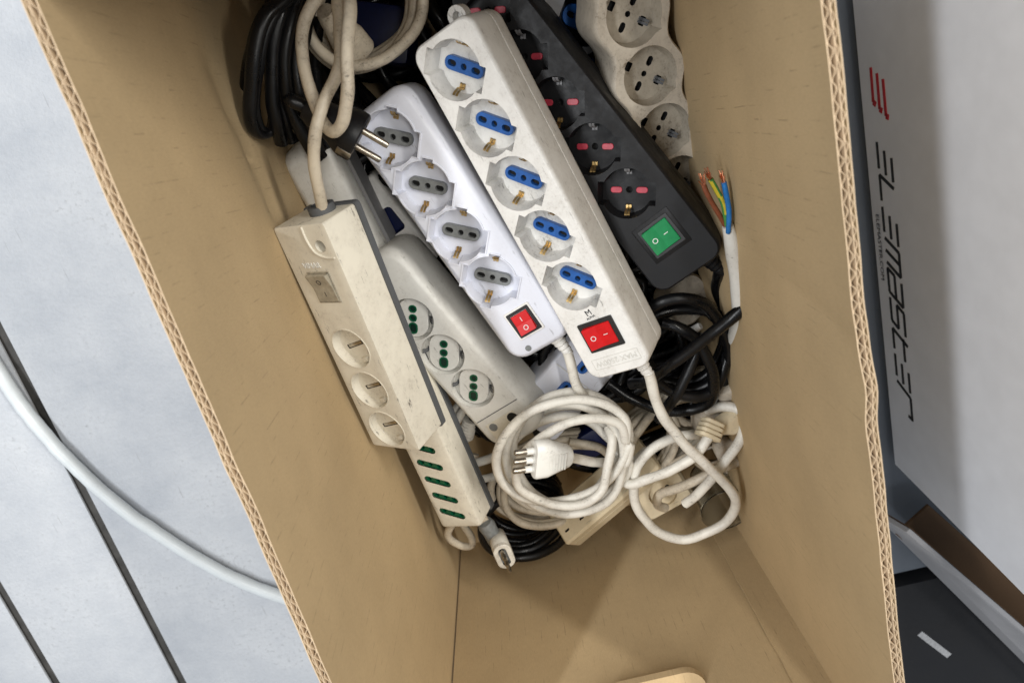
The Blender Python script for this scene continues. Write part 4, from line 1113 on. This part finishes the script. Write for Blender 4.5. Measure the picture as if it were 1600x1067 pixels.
# local: x = pin direction, z = row of pins
bm = bmesh.new()
lathe(bm, [(0.008, -0.040), (0.0105, -0.034), (0.0125, -0.020), (0.0168, -0.011), (0.0176, -0.008), (0.0176, -0.001), (0.0166, 0)], 28, M)
pb = obj('plug_body', bm, BLACK, bpg, True)
for s in (-1, 1):
    bm = bmesh.new(); lathe(bm, [(0.0024, -0.002), (0.0024, 0.0175), (0.0020, 0.0188), (0.0012, 0.019)], 14, M @ Matrix.Translation((0, 0, s * 0.0095))); obj('pin', bm, STEEL, bpg, True)
    bm = bmesh.new(); box(bm, -0.010, 0.0004, s * 0.0150 - 0.003, s * 0.0150 + 0.003, -0.0032, 0.0032, M, bev=0.0006); obj('earth_contact', bm, STEEL, bpg, True)
cable([M @ Vector((-0.038, 0, 0)), M @ Vector((-0.050, 0, -0.001)), (508, 170, .186), (495, 140, .172), (492, 90, .165), (500, 30, .16)], 0.0045, CABK, bpg)

# white in-line plug at the bottom
ip = thing('plug', 'white plug with three pins in line standing over the end wall corner', 'plug', Matrix.Translation(at(785, 860, 0.10)))
cen = at(787, 866, 0.132)
rowd = (at(797, 888, .112) - at(774, 838, .122)).normalized()
pdv = Vector((0.12, 0.26, 0.95)); pdv = (pdv - rowd * pdv.dot(rowd)).normalized()
zz_ = pdv.cross(rowd).normalized()
M = Matrix((pdv, rowd, zz_)).transposed().to_4x4(); M.translation = cen
pl = flat_plug(ip, M, CABW, l=0.030, w_=0.0320, h=0.0180, pins=False, grip=False, name='plug_body')
ol = rrect(0.0318, 0.0178, 0.0086, 6); il = rrect(0.0236, 0.0082, 0.0040, 6)
bm = solid([(ol, -0.001), (ol, 0.0030), (rrect(0.0304, 0.0164, 0.0079, 6), 0.0036)], [(il, 0.0030, 1, 1)], bottom=False)
for v in bm.verts: v.co = Vector((v.co.z, v.co.x, v.co.y))
bmesh.ops.transform(bm, matrix=M, verts=bm.verts[:]); obj('face_rim', bm, [CABW, INSG], ip, True)
for q in (-0.0088, 0, 0.0088):
    bm = bmesh.new(); lathe(bm, [(0.0020, 0.0), (0.0020, 0.0150), (0.0013, 0.0165), (0.0005, 0.0167)], 12, M @ Matrix.Translation((0, q, 0))); obj('pin', bm, STEEL, ip, True)
a = at(774, 842, .112); b = at(757, 815, .118)
bm = bmesh.new(); dd = (b - a)
lathe(bm, [(0.0078, -0.006), (0.0085, 0.0), (0.0080, dd.length * .5), (0.0088, dd.length * .8), (0.0070, dd.length)], 18, dirframe(a, dd, (0, 0, 1)))
obj('strain_relief', bm, INSG, ip, True)
cable([b, (746, 792, .108), (738, 770, .10), (735, 740, .092), (742, 710, .088)], 0.0042, CABD, ip)

# white cables in the gap right of strip 5
for P, lb in (([(680, 640, .085), (700, 650, .098), (722, 628, .108), (742, 600, .11)], 'short white cable slanting through the gap right of the leaning strip'),
              ([(690, 700, .090), (706, 672, .104), (722, 645, .112), (738, 620, .115)], 'second white cable slanting through the gap, nearer the green slots'),
              ([(705, 725, .092), (735, 724, .098), (765, 716, .104), (790, 705, .108)], 'white cable crossing level from the gap towards the white coil'),
              ([(712, 752, .082), (740, 750, .086), (768, 745, .092), (800, 735, .096)], 'lower white cable crossing level towards the white coil')):
    o = cable(P, 0.0043, CABW); o.name = 'loose_cable'; tag(o, lb, 'cable')
bm = bmesh.new(); M = dirframe(at(735, 655, .100), at(722, 710, .09) - at(738, 645, .105), (0, 0, 1)); prof = []
for k in range(6): prof += [(0.0068, 0.004 * k), (0.0076, 0.004 * k + 0.0006), (0.0076, 0.004 * k + 0.0024), (0.0066, 0.004 * k + 0.003)]
lathe(bm, prof + [(0.005, 0.026)], 16, M); o = obj('plug_boot', bm, CABW); tag(o, 'ribbed white boot standing in the gap beside the green-hole strip', 'plug')

# deep filler: black cables added so the gaps between the strips look dark
for k, (cx, cy, z, rx, ry, tn, sd) in enumerate([(640, 120, .020, .10, .075, 9, 31), (900, 80, .020, .085, .070, 9, 32), (640, 420, .020, .10, .085, 8, 33), (900, 400, .020, .100, .085, 9, 34), (960, 600, .020, .085, .060, 8, 35)]):
    P = coil(cx, cy, z, rx, ry, tn, 0.0052, 0.016, dz=0.0095, seed=sd)
    o = cable(P, 0.0055, CABK, n=8, per=5); o.name = 'coiled_cable'
    tag(o, ['added dark filler coil deep in the box below the beige coil', 'added dark filler coil deep in the box behind the dark grey strip', 'added dark filler coil deep under the grey and cream strips',
            'added dark filler coil deep below the topmost strip', 'added dark filler coil deep below the white strip with blue insert'][k], 'cable')
def tangle(label, seed, x0, x1, y0, y1, z0, z1, n, r):  # added black cable standing in for the shade deep between the strips
    rnd = random.Random(seed); p = Vector((rnd.uniform(x0, x1), rnd.uniform(y0, y1), z0)); h = rnd.uniform(0, 6.28); P = []
    for k in range(n):
        h += rnd.uniform(-0.55, 0.75); st = 0.028
        q = p + Vector((math.cos(h) * st, math.sin(h) * st, 0))
        for _ in range(40):
            if x0 < q.x < x1 and y0 < q.y < y1: break
            h += 0.35; q = p + Vector((math.cos(h) * st, math.sin(h) * st, 0))
        q.z = z0 + (z1 - z0) * k / n + rnd.uniform(-0.006, 0.006); P.append(q); p = q
    o = cable(P, r, CABK, n=8, per=4); o.name = 'gap_filler_cable'; tag(o, label, 'cable')
tangle('black filler cable added to darken the gaps at the top of the box', 51, -.135, .12, .0, .21, .04, .125, 330, .0052)
tangle('black filler cable added to darken the gaps around the middle of the pile', 52, -.125, .12, -.16, .03, .03, .100, 330, .0052)
tangle('black filler cable added to darken the gaps beside the white coil', 53, -.095, .128, -.285, -.12, .03, .094, 360, .0050)
tangle('black filler cable added to darken the gap between the black coil and the yellowed block', 54, -.01, .128, -.27, -.15, .06, .108, 170, .0048)
mt, L = pose(at(690, 600, 0.085), at(760, 820, 0.045), 10)
P = coil(930, 690, 0.090, 0.030, 0.024, 2.2, 0.004, 0.003, seed=41)
bm = bmesh.new(); box(bm, -0.020, 0.020, -0.014, 0.014, -0.014, 0.014, dirframe(at(915, 690, .092), (1, .4, .1), (0, 0, 1)), bev=0.004)
NAVY = plain('navy_plastic', (0.003, 0.009, 0.06), 0.4)
o = obj('plug', bm, NAVY); tag(o, 'navy blue plug body seen through the middle of the white coil', 'plug')
bm = bmesh.new(); box(bm, -0.030, 0.030, -0.022, 0.022, -0.02, 0.02, dirframe(at(592, 55, .095), (1, -.4, .1), (0, 0, 1)), bev=0.006)
o = obj('plug', bm, NAVY); tag(o, 'navy blue plug body in the dark behind the beige coil', 'plug')
mt, L = pose(at(555, 290, 0.112), at(660, 420, 0.100), 10)
t = thing('power_strip', 'white strip corner with a blue socket deep between the grey and bluish-white strips', 'power strip', mt, STRIPS)
strip_body(t, L, 0.04, 0.03, 0.004, WHITE, [rrect(0.024, 0.018, 0.004, 3, L * .45, 0.004)])
so = well(t, rrect(0.024, 0.018, 0.004, 3, L * .45, 0.004), 0.008, NAVY)

# ------------------------------------------------------------------ outside the box
hose = [at(-70, 470, .010), at(0, 583, .010), at(50, 655, .010), at(110, 722, .010), at(180, 785, .010), at(260, 842, .010), at(350, 895, .010), at(440, 932, .010), at(560, 965, .010), at(700, 985, .010)]
o = obj('hose', tube(hose, 0.0073, 18, per=14), plastic('pale_hose', (0.62, 0.66, 0.68), 0.2, (0.35, 0.35, 0.35), rough=0.3, scuff=0.1)); tag(o, 'pale white hose curving over the table boards left of the box', 'hose')

# white printed carton on the right
CW = plain('white_carton_board', (0.83, 0.85, 0.90), 0.5, ns=40, var=0.06)
CX = 0.360
ct = thing('white_carton', 'tall white carton with a red and black printed side, right of the cardboard box', 'carton', Matrix.Translation((CX + .2, -0.1, 0)))
bm = bmesh.new()
vs = [bm.verts.new(p) for p in ((CX, -0.484, 0.003), (CX + .4, -0.484, 0.003), (CX + .4, 0.5, 0.003), (CX, 0.5, 0.003), (CX, -0.548, 0.50), (CX + .4, -0.548, 0.50), (CX + .4, 0.5, 0.50), (CX, 0.5, 0.50))]
for f in ((0, 1, 2, 3), (4, 5, 6, 7), (0, 1, 5, 4), (1, 2, 6, 5), (2, 3, 7, 6), (3, 0, 4, 7)): bm.faces.new([vs[i] for i in f])
bmesh.ops.bevel(bm, geom=bm.edges[:], offset=0.003, segments=2, affect='EDGES')
obj('carton_body', bm, CW, ct, True)
def q2(px, py):                                     # print position on the carton side
    p = atx(px, py, CX - 0.0006); return (-p.y, p.z)  # reading direction runs towards -y
def prism(name, polys, mat_):
    bm = bmesh.new()
    for pl in polys:
        a = [bm.verts.new((CX - 0.0008, -u, v)) for u, v in pl]; b = [bm.verts.new((CX + 0.0005, -u, v)) for u, v in pl]
        bridge(bm, a, b); bm.faces.new(a); bm.faces.new(b)
    return obj(name, bm, mat_, ct, True, smooth=0)
def stroke(p, q, wd):
    p, q = Vector(p), Vector(q); d = (q - p).normalized(); n = Vector((-d.y, d.x)) * wd / 2
    return [tuple(p + n), tuple(q + n), tuple(q - n), tuple(p - n)]
# slanted letters made of strokes; u along the text, v up
U0 = q2(1372, 228)[0]; U1 = q2(1423, 652)[0]; V0, V1 = 0.027, 0.050
lw = (U1 - U0) / 9.0; sl = 0.012
def LP(i, a, b): return (U0 + lw * (i + 0.02 + 0.80 * a) - sl * (0.5 - b) + 0.002, V0 + (V1 - V0) * b)
G = {'E': [((0, 0), (1, 0)), ((0.08, .5), (1, .5)), ((0.1, 1), (1, 1))],
     'L': [((0, 1), (0, 0)), ((0, 0), (1, 0))],
     'M': [((0, 0), (0, 1)), ((0, 1), (1, 1)), ((1, 1), (1, 0)), ((.5, 1), (.5, 0))],
     'A': [((0, 1), (1, 1)), ((1, 1), (1, 0)), ((1, 0), (0, 0)), ((0, 0), (0, .5)), ((0, .5), (1, .5))],
     'S': [((1, 1), (0, 1)), ((0, 1), (0, .5)), ((0, .5), (1, .5)), ((1, .5), (1, 0)), ((1, 0), (0, 0))],
     'T': [((.1, 1.1), (.1, 0)), ((.1, 0), (1, 0)), ((0, .8), (1, .8))],
     'R': [((0, 0), (0, 1)), ((0, 1), (1.05, 1)), ((1.0, 1), (1.05, .72))]}
for i, ch in enumerate('ELEMASTER'):
    prism('printed_letter', [stroke(LP(i, *a), LP(i, *b), 0.0031) for a, b in G[ch]], INKK)
for k in range(3):
    pa = q2(1360 + 9.5 * k, 106 + 9 * k); pb_ = q2(1364 + 10 * k, 160 + 11 * k); pc = q2(1368 + 10 * k, 164 + 10 * k)
    prism('printed_emblem', [stroke(pa, pb_, 0.0034), stroke(pb_, pc, 0.0050)], INKR)
bm = text_bm('ELEMASTER.COM', 0.0085, Matrix.Identity(4), 0.0001)
ua, ub = q2(1368, 335)[0], q2(1379, 437)[0]
xs = [v.co.x for v in bm.verts]; kx = (ub - ua) / (max(xs) - min(xs))
for v in bm.verts: v.co = Vector((CX - 0.0008, -((ua + ub) / 2 + v.co.x * kx), 0.0165 + v.co.y + 0))
obj('printed_address', bm, INKK, ct, True)

# open white tray carton, lower right
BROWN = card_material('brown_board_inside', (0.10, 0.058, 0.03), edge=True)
tr = thing('open_carton', 'low open carton, white outside and brown inside, below the tall white carton', 'carton', Matrix.Translation(at(1520, 930, 0.02)))
a, b = at(1416, 832, .085), at(1760, 1127, .085)
d = (b - a).normalized(); nrm = Vector((-d.y, d.x, 0)); 
if nrm.x < 0: nrm = -nrm
def slab(name, p, q, z0, z1, th, mt_, off=0.0):
    bm = bmesh.new(); p2 = p + nrm * off; q2_ = q + nrm * off
    v = [bm.verts.new((c.x, c.y, z)) for z in (z0, z1) for c in (p2, q2_, q2_ + nrm * th, p2 + nrm * th)]
    for f in ((0, 1, 2, 3), (4, 5, 6, 7), (0, 1, 5, 4), (1, 2, 6, 5), (2, 3, 7, 6), (3, 0, 4, 7)): bm.faces.new([v[i] for i in f])
    bmesh.ops.bevel(bm, geom=bm.edges[:], offset=0.0008, segments=1, affect='EDGES')
    return obj(name, bm, mt_, tr, True)
def lean(name, p, q, th, mt_, o0, o1, z0, z1, off=0.0):
    bm = bmesh.new(); v = []
    for z, o_ in ((z0, o0), (z1, o1)):
        for c, e in ((p, 0), (q, 0), (q, th), (p, th)):
            oo = off + o_ * (0.3 if c is p else 1.1); v.append(bm.verts.new((c.x + nrm.x * (oo + e), c.y + nrm.y * (oo + e), z)))
    for f in ((0, 1, 2, 3), (4, 5, 6, 7), (0, 1, 5, 4), (1, 2, 6, 5), (2, 3, 7, 6), (3, 0, 4, 7)): bm.faces.new([v[i] for i in f])
    bmesh.ops.bevel(bm, geom=bm.edges[:], offset=0.0008, segments=1, affect='EDGES')
    return obj(name, bm, mt_, tr, True)
SHADEDCW = plain('shaded_white_carton_board', (0.34, 0.34, 0.355), 0.55, ns=40, var=0.08)  # white board; the brown box's shade on it is put into this grey
lean('side_panel', a, b, 0.006, SHADEDCW, -0.034, 0.0, 0.030, 0.085)
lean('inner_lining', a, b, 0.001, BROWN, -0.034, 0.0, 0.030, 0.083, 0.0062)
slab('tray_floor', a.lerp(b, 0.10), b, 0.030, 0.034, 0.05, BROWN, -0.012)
# pale strip of tape on the bench
a, b = at(1438, 990, 0.0), at(1484, 1025, 0.0)
d_ = (b - a).normalized(); n_ = Vector((-d_.y, d_.x, 0)) * 0.004
bm = bmesh.new(); v = [bm.verts.new((p.x, p.y, z)) for z in (-0.0018, -0.0008) for p in (a + n_, b + n_, b - n_, a - n_)]
for f in ((0, 1, 2, 3), (4, 5, 6, 7), (0, 1, 5, 4), (1, 2, 6, 5), (2, 3, 7, 6), (3, 0, 4, 7)): bm.faces.new([v[i] for i in f])
o = obj('tape_strip', bm, plain('grey_tape', (0.42, 0.43, 0.45), 0.5)); tag(o, 'short pale grey tape strip stuck on the dark bench', 'tape')
